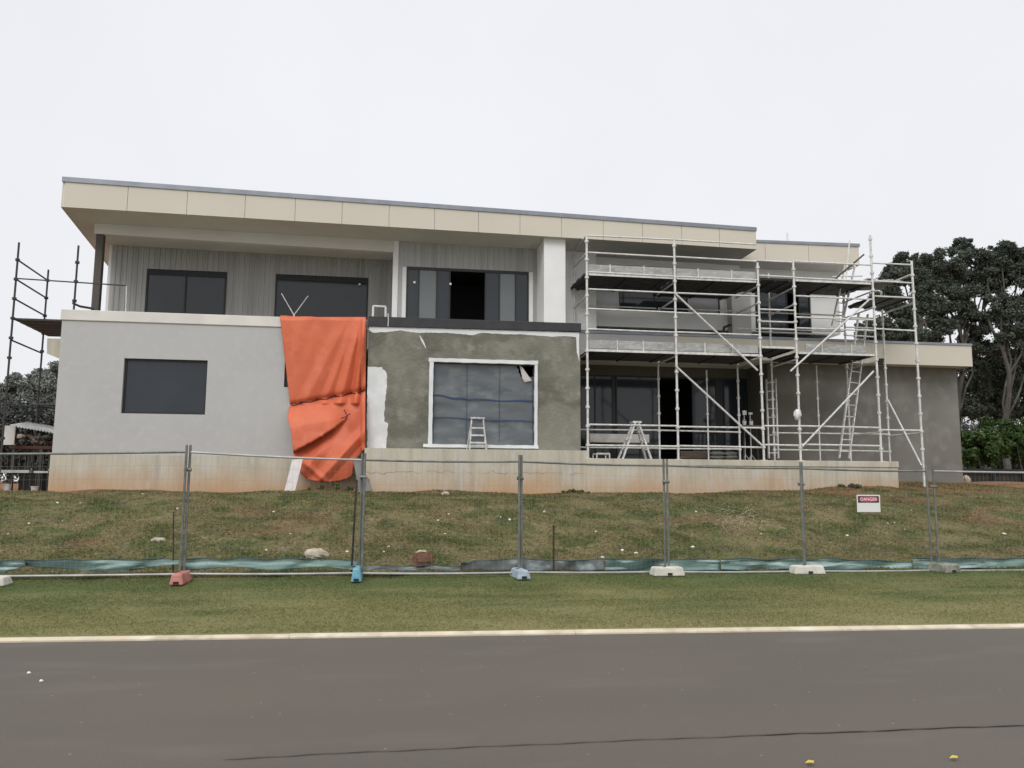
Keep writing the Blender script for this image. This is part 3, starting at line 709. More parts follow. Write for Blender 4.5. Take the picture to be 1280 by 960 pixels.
# access ladders on the scaffold
def ladder(pa, pb, w, name, label, rungs=12, par_m=m_alu, r=.03, ax=None, n=None):
    pa, pb = Vector(pa), Vector(pb); t = thing(name, pa, label, 'ladder')
    ax = Vector(ax or (1,0,0)).normalized()*w/2
    for s in (-1,1): MB().bar(pa+ax*s, pb+ax*s, .03, .07, up=(0,1,0)).build('stile', par_m, t)
    for k in range(rungs):
        f = (k+.6)/rungs; c = pa.lerp(pb, f); MB().tube(c-ax, c+ax, .016, 6).build('rung', par_m, t)
    return t
pa = at(1055,573,YSF+.35); pb = at(1079,392,YSF+1.0)
ladder(pa, pb, .42, 'ladder', 'long aluminium ladder rising steeply from the terrace to the upper scaffold deck', 13, ax=(1,.4,0))
pa = at(1046,408,YSF+.9); pb = at(1063,330,YSF+.6)
ladder(pa, pb, .38, 'ladder', 'short upper ladder leaning from the lower deck to the top deck under the second roof', 7, ax=(1,.3,0))
pa = at(967,573,YSB-.15); pb = at(963.5,474,YSB+.25)
ladder(pa, pb, .26, 'ladder', 'narrow aluminium ladder standing upright against the corner of the cement wall beside the glass doors', 9, ax=(1,-.5,0))
# cloth bag tied on a standard
def blob(c, r, name, m, parent=None, sq=(1,1,1), amp=.25, seed=0, seg=10, rings=7, **props):
    rr = random.Random(seed); b = MB(); c = Vector(c); k = [rr.uniform(-1,1) for _ in range(12)]
    for i in range(rings+1):
        th = math.pi*i/rings
        for j in range(seg):
            ph = 2*math.pi*j/seg
            d = 1+amp*(math.sin(3*ph+k[0]*4)*math.sin(2*th+k[1])*.5+math.sin(5*ph+k[2]*5+th*3)*.3+rr.uniform(-.3,.3)*(0<i<rings))
            b.v.append(c+Vector((math.sin(th)*math.cos(ph)*r*sq[0]*d, math.sin(th)*math.sin(ph)*r*sq[1]*d, math.cos(th)*r*sq[2]*d)))
    for i in range(rings):
        for j in range(seg): b.f.append((i*seg+j, i*seg+(j+1)%seg, (i+1)*seg+(j+1)%seg, (i+1)*seg+j))
    return b.build(name, m, parent, smooth=False, **props)
blob(at(996.5,518,YSF-.02), .115, 'cloth_bag', m_prim, sq=(.9,.8,1.2), seed=4, label='crumpled white cloth bag tied around a scaffold tube', category='bag')

m_bag = mat('paper_bag', (.30,.30,.28),(.22,.22,.2),.85,4)
# trestle ladder on the terrace
tl = thing('trestle_ladder', at(794,574,20.9), 'white double-sided step ladder with splayed legs standing on the terrace behind the scaffold rails', 'ladder')
tl.location.z = zS
ya, yb_ = 20.75, 21.2
Yl = 20.9
xt = X(795,529,Yl); ztp = Z(795,529,Yl); xl = X(776,575,Yl); xr = X(812,575,Yl)
for y_ in (ya, yb_):
    yt = Yl + (y_-Yl)*.45
    MB().bar((xl,y_,zS), (xt-.05,yt,ztp), .045, .075, up=(0,1,0)).build('leg', m_alu, tl)
    MB().bar((xr,y_,zS), (xt+.05,yt,ztp), .045, .075, up=(0,1,0)).build('leg', m_alu, tl)
MB().box(xt-.12, xt+.12, Yl-.12, Yl+.2, ztp, ztp+.05).build('top_cap', m_alu, tl)
for s, xe in ((-1,xl),(1,xr)):
    for f in (.28,.52,.76):
        x_ = xe+(xt-xe)*f; z_ = zS+(ztp-zS)*f; MB().box(x_-.04, x_+.04, ya+.12*f+.02, yb_-.15*f-.02, z_-.012, z_+.012).build('tread', m_alu, tl)
# step ladder on the window ledge
sl = thing('step_ladder', at(597,558,YB-.16), 'small white step ladder standing in front of the sheeted window', 'ladder'); sl.location.z = zBf
Ys = YB-.2; 
xa, xb2 = X(587,558,Ys), X(607.5,558,Ys); za = zBf; zt = Z(597,523.5,Ys); xta, xtb = X(589.5,524,Ys), X(604,524,Ys)
for p, q in (((xa,Ys,za),(xta,Ys,zt)), ((xb2,Ys,za),(xtb,Ys,zt))): MB().bar(p, q, .035, .05, up=(0,1,0)).build('leg', m_alu, sl)
for p, q in (((xa-.06,Ys+.13,za),(xta,Ys+.03,zt)), ((xb2+.05,Ys+.13,za),(xtb,Ys+.03,zt))): MB().bar(p, q, .022, .03, up=(0,1,0)).build('rear_leg', m_galv, sl)
for f in (.22,.46,.70): MB().box(xa+(xta-xa)*f, xb2+(xtb-xb2)*f, Ys-.045, Ys+.03, za+(zt-za)*f-.02, za+(zt-za)*f+.02).build('tread', m_alu, sl)
MB().box(xta-.03, xtb+.03, Ys-.06, Ys+.08, zt-.0, zt+.035).build('top_cap', m_alu, sl)

# clutter on the terrace
tb = thing('work_bench', at(765,574,22.6), 'long white plasterer board bench standing behind the splayed ladder', 'bench'); tb.location.z = zS
xa, xb2 = X(735,550,22.6), X(809,550,22.6); zt = Z(770,543,22.6)
MB().box(xa, xb2, 22.4, 23.0, zt-.24, zt).build('tabletop', m_pale, tb)
for x_ in (xa+.1, xb2-.1):
    for y_ in (22.45, 22.95): MB().box(x_-.025, x_+.025, y_-.025, y_+.025, zS, zt-.242).build('leg', m_galvd, tb)
fr_ = thing('tube_frame', at(754,574,20.9), 'low white metal frame standing on the terrace at the foot of the leftmost bay', 'frame'); fr_.location.z = zS
xa, xb2, zt = X(746,574,20.9), X(762,574,20.9), Z(754,567,20.9)
for y_ in (20.9, 21.3):
    MB().path([(xa,y_,zS),(xa,y_,zt),(xb2,y_,zt),(xb2,y_,zS)], .02, 6).build('hoop', m_alu, fr_)
MB().tube((xa,20.9,zt-.02),(xa,21.3,zt-.02),.015).build('stretcher', m_alu, fr_)
MB().tube((xb2,20.9,zt-.02),(xb2,21.3,zt-.02),.015).build('stretcher', m_alu, fr_)
pb_ = thing('trestle_bench', at(938,574,22.7), 'dark trestle bench holding plastering tools in front of the right glass door', 'bench'); pb_.location.z = zS
xa, xb2, zt = X(925,550,22.7), X(952,550,22.7), Z(938,532,22.7)
MB().box(xa, xb2, 22.5, 22.95, zt-.04, zt).build('tabletop', m_wood, pb_)
for x_ in (xa+.08, xb2-.08):
    for y_ in (22.53, 22.92): MB().bar((x_+(.07 if x_ > (xa+xb2)/2 else -.07), y_, zS), (x_, y_, zt-.04), .04, .04).build('leg', m_galvd, pb_)
for px, lab in ((930.5,'small white pot standing at the left on the trestle bench'),(939,'small white pot standing in the middle of the trestle bench')):
    p = at(px, 530, 22.6); t = thing('paint_pot', (p.x, 22.6, zt), lab, 'pot', 'white pots on the trestle bench')
    MB().tube((p.x,22.6,zt+.001),(p.x,22.6,zt+.12),.05,10,.06).build('tub', m_prim, t)
    MB().path([(p.x-.055,22.6,zt+.11),(p.x-.03,22.6,zt+.17),(p.x+.03,22.6,zt+.17),(p.x+.055,22.6,zt+.11)], .006, 5).build('handle', m_galv, t)
for px, py, hh, lab in ((930,516,.13,'upright dark lamp on a pole with square white head by the right glass door'),(937.5,517,.06,'thin pole with narrow white head, right of the square-headed lamp')):
    p = at(px, py, 22.85); t = thing('work_light', (p.x, 22.85, zS), lab, 'lamp')
    MB().tube((p.x,22.85,zS+.02),(p.x,22.85,p.z),.014).build('pole', m_galv, t)
    MB().box(p.x-.06,p.x+.06,22.8,22.84,p.z-hh/2,p.z+hh/2).build('lamp_head', m_prim, t)
    for a in (0,2.1,4.2): MB().tube((p.x,22.85,zS+.25),(p.x+.2*math.cos(a),22.85+.1*math.sin(a),zS+.01),.01).build('leg', m_galv, t)
for px, Yy, w_, h_, m_, lab in ((868,23.6,.9,.45,m_wood,'low stack of timber pieces in front of the black open doorway'),):
    p = at(px,574,Yy); t = thing('timber_stack', (p.x,Yy,zS), lab, 'timber')
    for k in range(5): MB().box(p.x-w_/2+random.uniform(-.05,.05), p.x+w_/2+random.uniform(-.05,.05), Yy+random.uniform(-.02,.02), Yy+.3, zS+.002+k*.075, zS+.07+k*.075).build('plank', m_, t)
bk = thing('bucket', at(1097,455,YSF+.6), 'dark bucket sitting on the lower scaffold deck edge at the right', 'bucket')
bk.location = (X(1100,451,YSF+.7), YSF+.7, H0+3.49); q = bk.location
MB().tube(q, q+Vector((0,0,.16)), .09, 12, .11).build('tub', m_black, bk); MB().tube(q+Vector((0,0,.161)), q+Vector((0,0,.175)), .12, 12).build('rim', m_black, bk)
# crumpled pale sheet on the top deck at the right and one on the lower deck
def drape(pxs, Y, name, label, m, seed, amp=.09, back=1.0):
    rr = random.Random(seed); n = 18; k = 8; b = MB()
    p0, p1 = at(*pxs[0], Y), at(*pxs[1], Y); h0, h1 = pxs[2], pxs[3]
    for j in range(k+1):
        for i in range(n+1):
            u, v = i/n, j/k; e = math.sin(math.pi*u)**.5*math.sin(math.pi*min(1,v*1.0)*.5+.0)
            z = p0.z+(p1.z-p0.z)*u + (h0+(h1-h0)*u)*math.sin(math.pi*v)**.8 + amp*(rr.random()-.5)*(0<v<1)
            b.v.append((p0.x+(p1.x-p0.x)*u, Y+back*v, z))
    for j in range(k):
        for i in range(n): a = j*(n+1)+i; b.f.append((a,a+1,a+n+2,a+n+1))
    o_ = b.build(name, m, None, smooth=True, label=label, category='sheet'); so = o_.modifiers.new('t','SOLIDIFY'); so.thickness = .012
    return o_
drape([(1046,352),(1092,355),.16,.12], YSF+.35, 'plastic_sheet', 'crumpled white plastic sheet lying on the top scaffold deck', m_prim, 3)
drape([(1092,353),(1128,352),.20,.12], YSF+.4, 'canvas_sheet', 'crumpled grey-brown canvas lying over the end of the top scaffold deck', mat('grey_canvas', (.30,.29,.26),(.2,.19,.17),.9,4), 5)
for q0, q1 in (((1058,397),(1093,398)),((1057,409),(1091,410)),((1057,419),(1092,421))): MB().tube(at(*q0,21.3), at(*q1,21.3), .022, 8).build('ledger', m_galv, sc)
MB().tube(at(1074,392,21.3), at(1068,432,21.3), .024, 8).build('standard', m_galv, sc)
MB().tube(at(1040,346,21.0), at(1078,345,20.9), .02, 8).build('ledger', m_galv, sc)
MB().tube(at(1062,300,21.6), at(1052,408,21.4), .022, 8).build('standard', m_galv, sc)
for k in range(6):
    Yb_ = 23.3; p = at(904,574,Yb_); col_ = k % 2; row = k//2
    t = blob((p.x-.22+.5*col_+random.uniform(-.03,.03), Yb_+random.uniform(-.05,.05), zS+.06+.115*row), .25, 'cement_bag', m_bag, sq=(1.0,.6,.26), amp=.12, seed=60+k, seg=12, rings=6)
    t['label'] = 'plump grey cement bag stacked on the terrace before the open doorway'; t['category'] = 'bag'; t['group'] = 'stacked cement bags on the terrace'
# bits on the balcony
t = thing('crossed_poles', at(363,395,21.6), 'two thin aluminium poles crossed against each other above the orange tarp', 'poles')
MB().tube(at(352,367,22.0), at(371,400,21.3), .012).build('pole', m_alu, t); MB().tube(at(385,370,22.0), at(363,400,21.3), .012).build('pole', m_alu, t)
MB().path([at(466,400,21.5), at(466.5,382.5,21.5), at(482,383.5,21.5), at(482,400,21.5)], .03, 8).build('bent_pipe', m_prim, label='white bent pipe sticking up behind the dark parapet beside the tarp', category='pipe')
MB().path([at(485,392,YB-.06), at(485.5,400,YB-.07), at(485,408,YB-.06)], .012, 6).build('cable', m_prim, label='short white cable hanging over the charcoal parapet', category='cable')

# ------------------------------------------------------------------ orange tarp
def lerpk(keys, t):
    for (a, v), (c, w_) in zip(keys, keys[1:]):
        if t <= c: return v+(w_-v)*(t-a)/(c-a)
    return keys[-1][1]
Lk = [(396,350),(430,354),(470,358.5),(503,362.5),(512,361),(522,359.5),(540,364),(560,366),(575,368),(590,373),(606,384)]
Rk = [(396,457.5),(560,456.5),(575,444),(590,441),(597,440),(606,432)]
def tdisp(px, py):
    d = .04
    # fold tongues running down from the upper right corner
    for x0_, x1_, w_, a_ in ((452,424,6,.16),(457,444,4,.20),(446,405,5,.07),(436,380,9,.05),(372,372,14,.03)):
        c = x0_+(x1_-x0_)*(py-396)/110
        if py < 505: d += a_*max(0, 1-abs(px-c)/(w_*1.5))*min(1,(py-392)/30)
    rope = 506 - (px-366)*.19
    s = py-rope
    if s > 0: d += .30*(1-math.exp(-s/30))
    d -= .09*math.exp(-(s/3.5)**2)
    # big diagonal crease: cloth above it hangs over the bag below
    cr = 566 - (px-364)*.68 + 6*math.sin((px-364)/30)
    t2 = py-cr
    if px < 436:
        k = max(0,min(1,(436-px)/24))
        d += k*(.14 if t2 < 0 else -.20*math.exp(-t2/14)) * max(0, min(1,(s-6)/22)) 
    # bag bulge
    if py > 540: d += .10*math.sin(max(0,min(1,(py-540)/62))*math.pi)*math.sin(max(0,min(1,(px-366)/90))*math.pi)
    fd = max(0,min(1,(py-520)/30)); v1 = (px-402)+(py-560)*.75; d += .10*max(0,1-abs(v1)/13)*max(0,min(1,(py-548)/20)); v2 = (px-436)+(py-560)*.9; d += .12*max(0,1-abs(v2)/12)*fd; v3 = (px-388)-(py-585)*1.1; d += .07*max(0,1-abs(v3)/8)*max(0,min(1,(py-565)/15))
    d += .012*math.sin(px*.10-py*.03+2) + .004*math.sin(px*.3+py*.11)
    return d
tm = MB(); NU, NV = 70, 130
for j in range(-4, NV+1):
    for i in range(NU+1):
        u = i/NU
        py = 396.5 + 206*max(j,0)/NV
        l, r2_ = lerpk(Lk, py), lerpk(Rk, py); px = l+(r2_-l)*u
        arc = 0
        if py > 585: py2 = py - 5*abs(2*u-1)**2*(py-585)/18
        else: py2 = py
        if j < 0: p = at(px, 396.5, YA-.04); p = Vector((p.x, YA-.04+.09*(-j), zA1+.012 + (.03 if j > -3 else -.2) + .006*math.sin(px*.2)))
        else:
            if j <= 1: yy = YA-.05-.01*j
            else: yy = YB-.02-tdisp(px, py) if px > 452 else YA-.04-tdisp(px, py)
            p = at(px, py2, yy)
        tm.v.append(tuple(p))
for j in range(NV+4):
    for i in range(NU): a = j*(NU+1)+i; tm.f.append((a, a+1, a+NU+2, a+NU+1))
tarp = thing('tarpaulin', (X(405,600,YA-.4), YA-.4, gh(X(405,600,YA-.4), YA-.4)), 'bright orange tarpaulin hanging from the parapet between the grey and cement blocks', 'tarpaulin')
ts = tm.build('cloth', m_tarp, tarp, smooth=True); so = ts.modifiers.new('t','SOLIDIFY'); so.thickness = .006
rp = []
for k in range(24):
    px = 364+k*4.0; py = 506-(px-366)*.19+1.2*math.sin(k*1.3); rp.append(at(px, py, YA-.04-tdisp(px,py)-.02 if px < 452 else YB-.04-tdisp(px,py)))
rb = MB().path(rp, .013, 6)
for k in (3,8,14,19,22): rb.add([rp[k]+Vector(v) for v in ((-.03,0,-.02),(.03,-.03,-.02),(.02,0,.035),(-.02,-.03,.02))], [(0,1,2),(0,2,3),(0,3,1),(1,3,2)])
rb.build('rope', m_rope, tarp)
kn = MB().path([at(430,512,YA-.55), at(434,520,YA-.56), at(431,528,YA-.55)], .014); kn.path([at(438,517,YA-.55), at(432,521,YA-.57), at(426,523,YA-.55)], .014); kn.build('knot', mat('tarp_knot',(.16,.03,.015),rough=.8), tarp)

# pale board and grey sheet below the tarp
p0, p1 = at(372,574,YA-.62), at(362,614,YA-1.0); 
bd = MB(); ax = Vector((.125,0,.012))
z_g = gh(p1.x, p1.y); p1 = Vector((p1.x, p1.y, max(p1.z, z_g)))
bd.hexa([p1-ax, p1+ax, p1+ax+Vector((0,.03,0)), p1-ax+Vector((0,.03,0)), p0-ax, p0+ax, p0+ax+Vector((0,.03,0)), p0-ax+Vector((0,.03,0))])
bd.build('pale_board', m_pale, label='short pale board leaning out below the orange tarp', category='board')
gm = MB(); q = [at(441,572,YB-.35), at(458,574,YB-.25), at(464,613,YB-.45), at(449,616,YB-.6)]
q2 = [v+Vector((0,.02,0)) for v in q]; gm.hexa([q[3],q[2],q2[2],q2[3],q[0],q[1],q2[1],q2[0]])
gm.build('grey_sheet', mat('grey_fibre_sheet',(.22,.22,.21),(.15,.15,.145),.8,4), label='slanted grey sheet leaning at the foot of the wall between tarp and cement block', category='sheet')

# ------------------------------------------------------------------ temporary fence
posts = [-205, 227, 450.5, 650, 834, 1006.5, 1168.5, 1400]
ptop  = [553, 556, 566, 568, 573, 576.5, 580, 585]
pbx = [X(p, 718, FY) for p in posts]
m_wire = mat('thin_fence_wire', (.22,.22,.19), rough=.6)
labs = ['mesh fence panel at the far left of the row in front of the grey wall', 'mesh fence panel between the pink foot and the blue foot', 'mesh fence panel in front of the sheeted window',
        'mesh fence panel before the terrace between the pale blue foot and the left white foot', 'mesh fence panel between the two white feet', 'mesh fence panel that carries the warning sign', 'mesh fence panel at the far right beyond the double posts']
for i in range(7):
    x0, x1 = pbx[i]+.021, pbx[i+1]-.021
    if i == 6: x0 += .045
    if i == 5: x1 -= .01
    y = FY + (.02 if i % 2 else -.02); g0_ = gh(x0, y)+.02; g1_ = gh(x1, y)+.02
    xm = X(posts[i]+4, ptop[i]+6, FY); zt0 = Z(posts[i], ptop[i]+9, FY) if 0 < i else g0_+1.72; zt1 = Z(posts[i+1], ptop[i+1]+9, FY) if i < 6 else zt0+.0
    zb0 = Z(max(0,min(1280,posts[i])), 718.5-(max(0,posts[i]))*.0045, FY); zb1 = Z(max(0,min(1280,posts[i+1])), 718.5-posts[i+1]*.0045, FY)
    t = thing('mesh_fence', ((x0+x1)/2, y, (g0_+g1_)/2), labs[i], 'fence', 'temporary mesh fence panels')
    mm = m_fencel if i in (1,6) else m_fence
    MB().tube((x0,y,zb0-.04),(x0,y,zt0+.10), .018, 8).build('post', m_fence, t); MB().tube((x1,y,zb1-.04),(x1,y,zt1+.10), .018, 8).build('post', m_fence, t)
    pr = [Vector((x0+(x1-x0)*s, y, zt0+(zt1-zt0)*s-.012*math.sin(math.pi*s))) for s in [k/6 for k in range(7)]]
    MB().path(pr, .016, 8).build('top_rail', mm, t)
    pr = [Vector((x0+(x1-x0)*s, y, zb0+(zb1-zb0)*s-.01*math.sin(math.pi*s))) for s in [k/6 for k in range(7)]]
    MB().path(pr, .016, 8).build('bottom_rail', m_fencel, t)
    w_ = MB(); nvw = int((x1-x0)/.075); r = .0009
    for k in range(1, nvw):
        s = k/nvw; x = x0+(x1-x0)*s; a = zb0+(zb1-zb0)*s; c = zt0+(zt1-zt0)*s
        w_.add([(x-r,y-r,a),(x+r,y-r,a),(x,y+r,a),(x-r,y-r,c),(x+r,y-r,c),(x,y+r,c)], [(0,1,4,3),(1,2,5,4),(2,0,3,5)])
    for k in range(1, 9):
        s = k/9; a = Vector((x0,y,zb0+(zt0-zb0)*s)); c = Vector((x1,y,zb1+(zt1-zb1)*s))
        w_.add([a+Vector((0,-r,-r)),a+Vector((0,-r,r)),a+Vector((0,r,0)),c+Vector((0,-r,-r)),c+Vector((0,-r,r)),c+Vector((0,r,0))], [(0,1,4,3),(1,2,5,4),(2,0,3,5)])
    w_.build('wire_mesh', m_wire, t)
    if i: MB().tube((x0-.07,y,zt0-.25),(x0+.03,y,zt0-.25),.026,8).build('clamp', m_fence, t)
# feet
feet = [(226,728,'pink plastic fence foot at the base of the leftmost post', m_pink, .19,.55,.15,0),
        (446,726,'bright blue plastic fence foot below the dark leaning stake', m_blue, .155,.5,.19,0),
        (650,725.5,'pale blue worn fence foot in front of the sheeted window', m_pblue, .21,.5,.13,.2),
        (834,726,'flat white concrete fence foot with a dark slot, left of the two white feet', m_footw, .5,.26,.13,.06),
        (1009,722,'rounded white concrete fence foot, right of the two white feet', m_footw, .52,.25,.13,-.05),
        (1181,724,'mossy grey concrete fence foot at the double posts', m_footg, .32,.4,.14,.3),
        (-6,727,'grey fence foot cut off at the left edge of the picture', m_footw, .35,.3,.12,0)]
for px, py, lab, m_, wx, wy, hh, rz in feet:
    yc = FY - wy*.28 if wy > .3 else FY-.12; x = X(px, py, yc); g_ = gh(x, yc)
    t = thing('fence_foot', (x, yc, g_), lab, 'fence foot', 'feet of the temporary fence'); t.rotation_euler.z = rz*.5
    b = MB(); X0, X1, Y0, Y1 = x-wx/2, x+wx/2, yc-wy/2, yc+wy/2; z_ = g_
    b.hexa([(X0,Y0,z_),(X1,Y0,z_),(X1,Y1,z_),(X0,Y1,z_),(X0+.03,Y0+.03,z_+hh),(X1-.03,Y0+.03,z_+hh),(X1-.03,Y1-.03,z_+hh),(X0+.03,Y1-.03,z_+hh)])
    b.build('block', m_, t, bevel=.022)
    MB().box(x-.035, x+.035, Y0-.004+.0, Y0+.02, z_+.015, z_+.05).build('slot', m_black, t)
    MB().tube((x-.04,yc,z_+hh-.004),(x-.04,yc,z_+hh+.006),.026,10).build('socket', m_black, t)
# sign
sg = thing('warning_sign', at(1085,629,FY-.04), 'small white warning sign with red and black header hung on the fence', 'sign')
x0, x1, z0, z1 = rect(1071,618.5,1100,640,FY-.04); y = FY-.045
MB().box(x0,x1,y,y+.004,z0,z1).build('plate', mat('white_sign_plate',(.72,.72,.70),rough=.5), sg)
MB().box(x0+.02,x1-.02,y-.003,y-.0005,z1-.125,z1-.02).build('header', mat('sign_header_dark',(.05,.01,.02),rough=.5), sg)
ov = MB(); n = 20; cx, cz = (x0+x1)/2, z1-.0725
pts = [(cx+(x1-x0-.07)/2*math.copysign(abs(math.cos(a))**.7,math.cos(a)), cz+.042*math.copysign(abs(math.sin(a))**.7,math.sin(a))) for a in [2*math.pi*k/n for k in range(n)]]
ov.prism(pts, y-.005, y-.0035).build('oval', mat('sign_red',(.48,.04,.10),rough=.5), sg)
def text(body, size, c, name, m_, par):
    cu = bpy.data.curves.new('t','FONT'); cu.body = body; cu.size = size; cu.align_x = 'CENTER'; cu.align_y = 'CENTER'; cu.extrude = .0006
    to = bpy.data.objects.new('t', cu); COL.objects.link(to); dg = bpy.context.evaluated_depsgraph_get()
    me = bpy.data.meshes.new_from_object(to.evaluated_get(dg)); bpy.data.objects.remove(to)
    me.transform(Matrix.Rotation(math.pi/2, 4, 'X')); me.materials.clear(); me.materials.append(m_)
    o_ = bpy.data.objects.new(name, me); COL.objects.link(o_); o_.parent = par; o_.location = Vector(c)-par.location; return o_
text('DANGER', .072, (cx, y-.0065, cz), 'lettering', mat('sign_white',(.85,.8,.82),rough=.5), sg)

# silt fence
m_hem = mat('dark_green_hem', (.04,.075,.065), rough=.8)
def ribbon(px0, px1, topf, botf, Y, name, label, m, seed, sag=0):
    rr = random.Random(seed); n = max(8, int((px1-px0)/5)); k = 6; b = MB(); ph = rr.uniform(0,6)
    for j in range(k+1):
        for i in range(n+1):
            px = px0+(px1-px0)*i/n; v = j/k; py = topf(px)*(1-v)+botf(px)*v
            yy = Y + .05*math.sin(px*.045+ph)+.035*math.sin(px*.13+v*4) - .22*v*abs(math.sin(px*.021+ph))-.05*v
            p = at(px, py, yy); p.z = max(p.z, gh(p.x, p.y)-.01+.002); b.v.append(tuple(p))
    for j in range(k):
        for i in range(n): a = j*(n+1)+i; b.f.append((a,a+1,a+n+2,a+n+1))
    o_ = b.build(name, m, None, smooth=True, label=label, category='silt fence', group='low silt fencing behind the mesh fence'); s_ = o_.modifiers.new('t','SOLIDIFY'); s_.thickness = .006
    MB().path([Vector(q)+Vector((0,-.006,.004)) for q in b.v[:n+1]], .012, 5).build('hem', m_hem, o_)
sn = lambda a, s, p: (lambda px: a*math.sin(px/s+p))
w_a = sn(1.5, 18, 0); w_b = sn(1.2, 9, 2)
ribbon(-60, 31, lambda p: 701+w_b(p), lambda p: 716-8*max(0,(p-5)/26), 12.45, 'silt_fence', 'folded pale green silt fence piece at the left edge', m_aqua, 1)
ribbon(32, 226, lambda p: 700.5+w_b(p)*.6-(p-32)*.006, lambda p: 714-9*abs((p-125)/100)**2+w_a(p)*.7, 12.55, 'silt_fence', 'sagging aqua silt fence between the left edge and the pink foot', m_aqua, 2)
ribbon(226, 446, lambda p: 699+w_b(p)*.6+1.5*(p > 400), lambda p: 713-4*math.sin((p-226)/220*math.pi*2)**2+w_a(p)*.6, 12.5, 'silt_fence', 'sagging aqua silt fence between the pink foot and the blue foot', m_aqua, 3)
ribbon(448, 575, lambda p: 708+w_b(p), lambda p: 712.5+w_b(p), 12.4, 'silt_fence', 'flattened muddy black silt fence by the red soil clod', m_aquad, 4)
ribbon(576, 755, lambda p: 700+w_a(p)*.8+(3 if p < 590 else 0), lambda p: 713+w_b(p)*.6, 12.5, 'silt_fence', 'torn dark silt fence around the thin rusty stake', m_aquad, 5)
ribbon(756, 900, lambda p: 699.5+w_b(p)*.5, lambda p: 714+w_a(p)*.5, 12.5, 'silt_fence', 'aqua silt fence behind the left white foot', m_aqua, 6)
ribbon(901, 1140, lambda p: 699+w_b(p)*.6+max(0,(p-1040)/100)*4, lambda p: 712+w_a(p)*.6, 12.55, 'silt_fence', 'aqua silt fence sagging behind the right white foot', m_aqua, 7)
ribbon(1141, 1330, lambda p: 698.5+w_b(p)*.5, lambda p: 711+w_a(p)*.5, 12.5, 'silt_fence', 'aqua silt fence right of the double posts', m_aqua, 8)
def stake(px, pt, pb, Y, lab, r=.012, m_=m_galvd, px2=None):
    x = X(px, pb, Y); g_ = gh(x, Y); p = at(px2 or px, pt, Y)
    MB().tube((x,Y,g_-.05),(p.x,Y,p.z),r,6).build('stake', m_, label=lab, category='stake')
stake(692, 656, 722, 12.3, 'thin rusty stake standing alone before the torn silt fence', .014, mat('rust',(.06,.03,.02),rough=.9))
stake(602, 638, 712, 12.45, 'very thin grey stake in front of the cement wall', .006, m_fence)
stake(439, 600, 714, 12.4, 'tall black stake leaning beside the post at the blue foot', .016, m_black, px2=446)
stake(217, 640, 714, 12.5, 'short dark stake just left of the post at the pink foot', .012)
# rocks and litter
def gy(px, py):   # ground point seen at a pixel
    Y = 12.5; best = None
    for k in range(400):
        Y = 9+k*.035; p = at(px, py, Y)
        if p.z <= gh(p.x, Y): return Vector((p.x, Y, gh(p.x, Y)))
    return Vector((X(px,py,20), 20, gh(X(px,py,20), 20)))
def gthing(px, py, Ymax=19.9):
    p = gy(px, py)
    if p.y > Ymax: p = Vector((X(px,py,Ymax), Ymax, gh(X(px,py,Ymax), Ymax)))
    return p
p = gthing(395, 697); blob(p+Vector((0,0,.04)), .14, 'rock', m_stone, sq=(1.4,1,.7), seed=8, seg=14, rings=9, label='tan crumbly rock just above the aqua silt fence', category='rock')
p = gthing(528, 710); blob(p+Vector((0,0,.08)), .16, 'soil_clod', m_clod, sq=(1.1,.9,1.0), seed=9, seg=14, rings=9, label='red-brown soil clod with a pale top by the flattened silt fence', category='clod')
p = gthing(527, 697); blob(p+Vector((0,-.02,.08)), .06, 'rock', m_stone, sq=(1.5,.9,.7), seed=19, label='small pale stone resting on the red soil clod', category='rock')
p = gthing(198, 676); blob(p, .09, 'rock', m_stone, sq=(1.4,1,.5), seed=10, label='pale flat stone on the bank left of the pink foot post', category='rock')
p = gthing(557, 619); blob(p+Vector((0,0,.03)), .08, 'rock', m_stone, sq=(1.2,1,.7), seed=12, label='pale stone against the cracked concrete base', category='rock')
peb = [(72,629),(101,629),(36,655),(78,652),(96,657),(178,618),(222,636),(342,640),(363,668),(434,690),(486,684),(548,651),(561,643),(556,668),(626,647),(637,650),(680,640),(778,688),(795,692),(753,697),(951,668),(1139,638),(1142,650),(1131,662),(1110,655),(1118,654),(1059,670),(870,640),(866,684),(1255,668),(10,668),(300,640),(745,665),(480,690),(333,688)]
base = None
for k, (px, py) in enumerate(peb):
    p = gthing(px, py)
    if base is None:
        base = blob(p, .03, 'pebble', mat('white_pebble',(.75,.72,.66),rough=.8), sq=(1.2,1,.8), seed=2, seg=7, rings=5); base.location = (0,0,0)
        me = base.data
        for v in me.vertices: v.co -= p
        base.location = p; o_ = base
    else:
        o_ = base.copy(); COL.objects.link(o_); o_.location = p; s_ = random.uniform(.45,1.05); o_.scale = (s_*random.uniform(.8,1.5),s_,s_); o_.rotation_euler = (0,0,random.uniform(0,6))
    o_['label'] = 'tiny pale stone scattered on the grassy bank'; o_['category'] = 'stone'; o_['group'] = 'tiny pale stones on the bank'
for px, py, lab in ((36,841,'tiny white stone on the asphalt nearest the left edge'),(51.5,851,'tiny white stone on the asphalt, the lower of the pair')):
    o_ = base.copy(); COL.objects.link(o_); o_.location = atz(px,py,.006); o_.scale = (.45,.45,.45); o_['label'] = lab; o_['category'] = 'stone'; o_['group'] = 'tiny stones on the road'

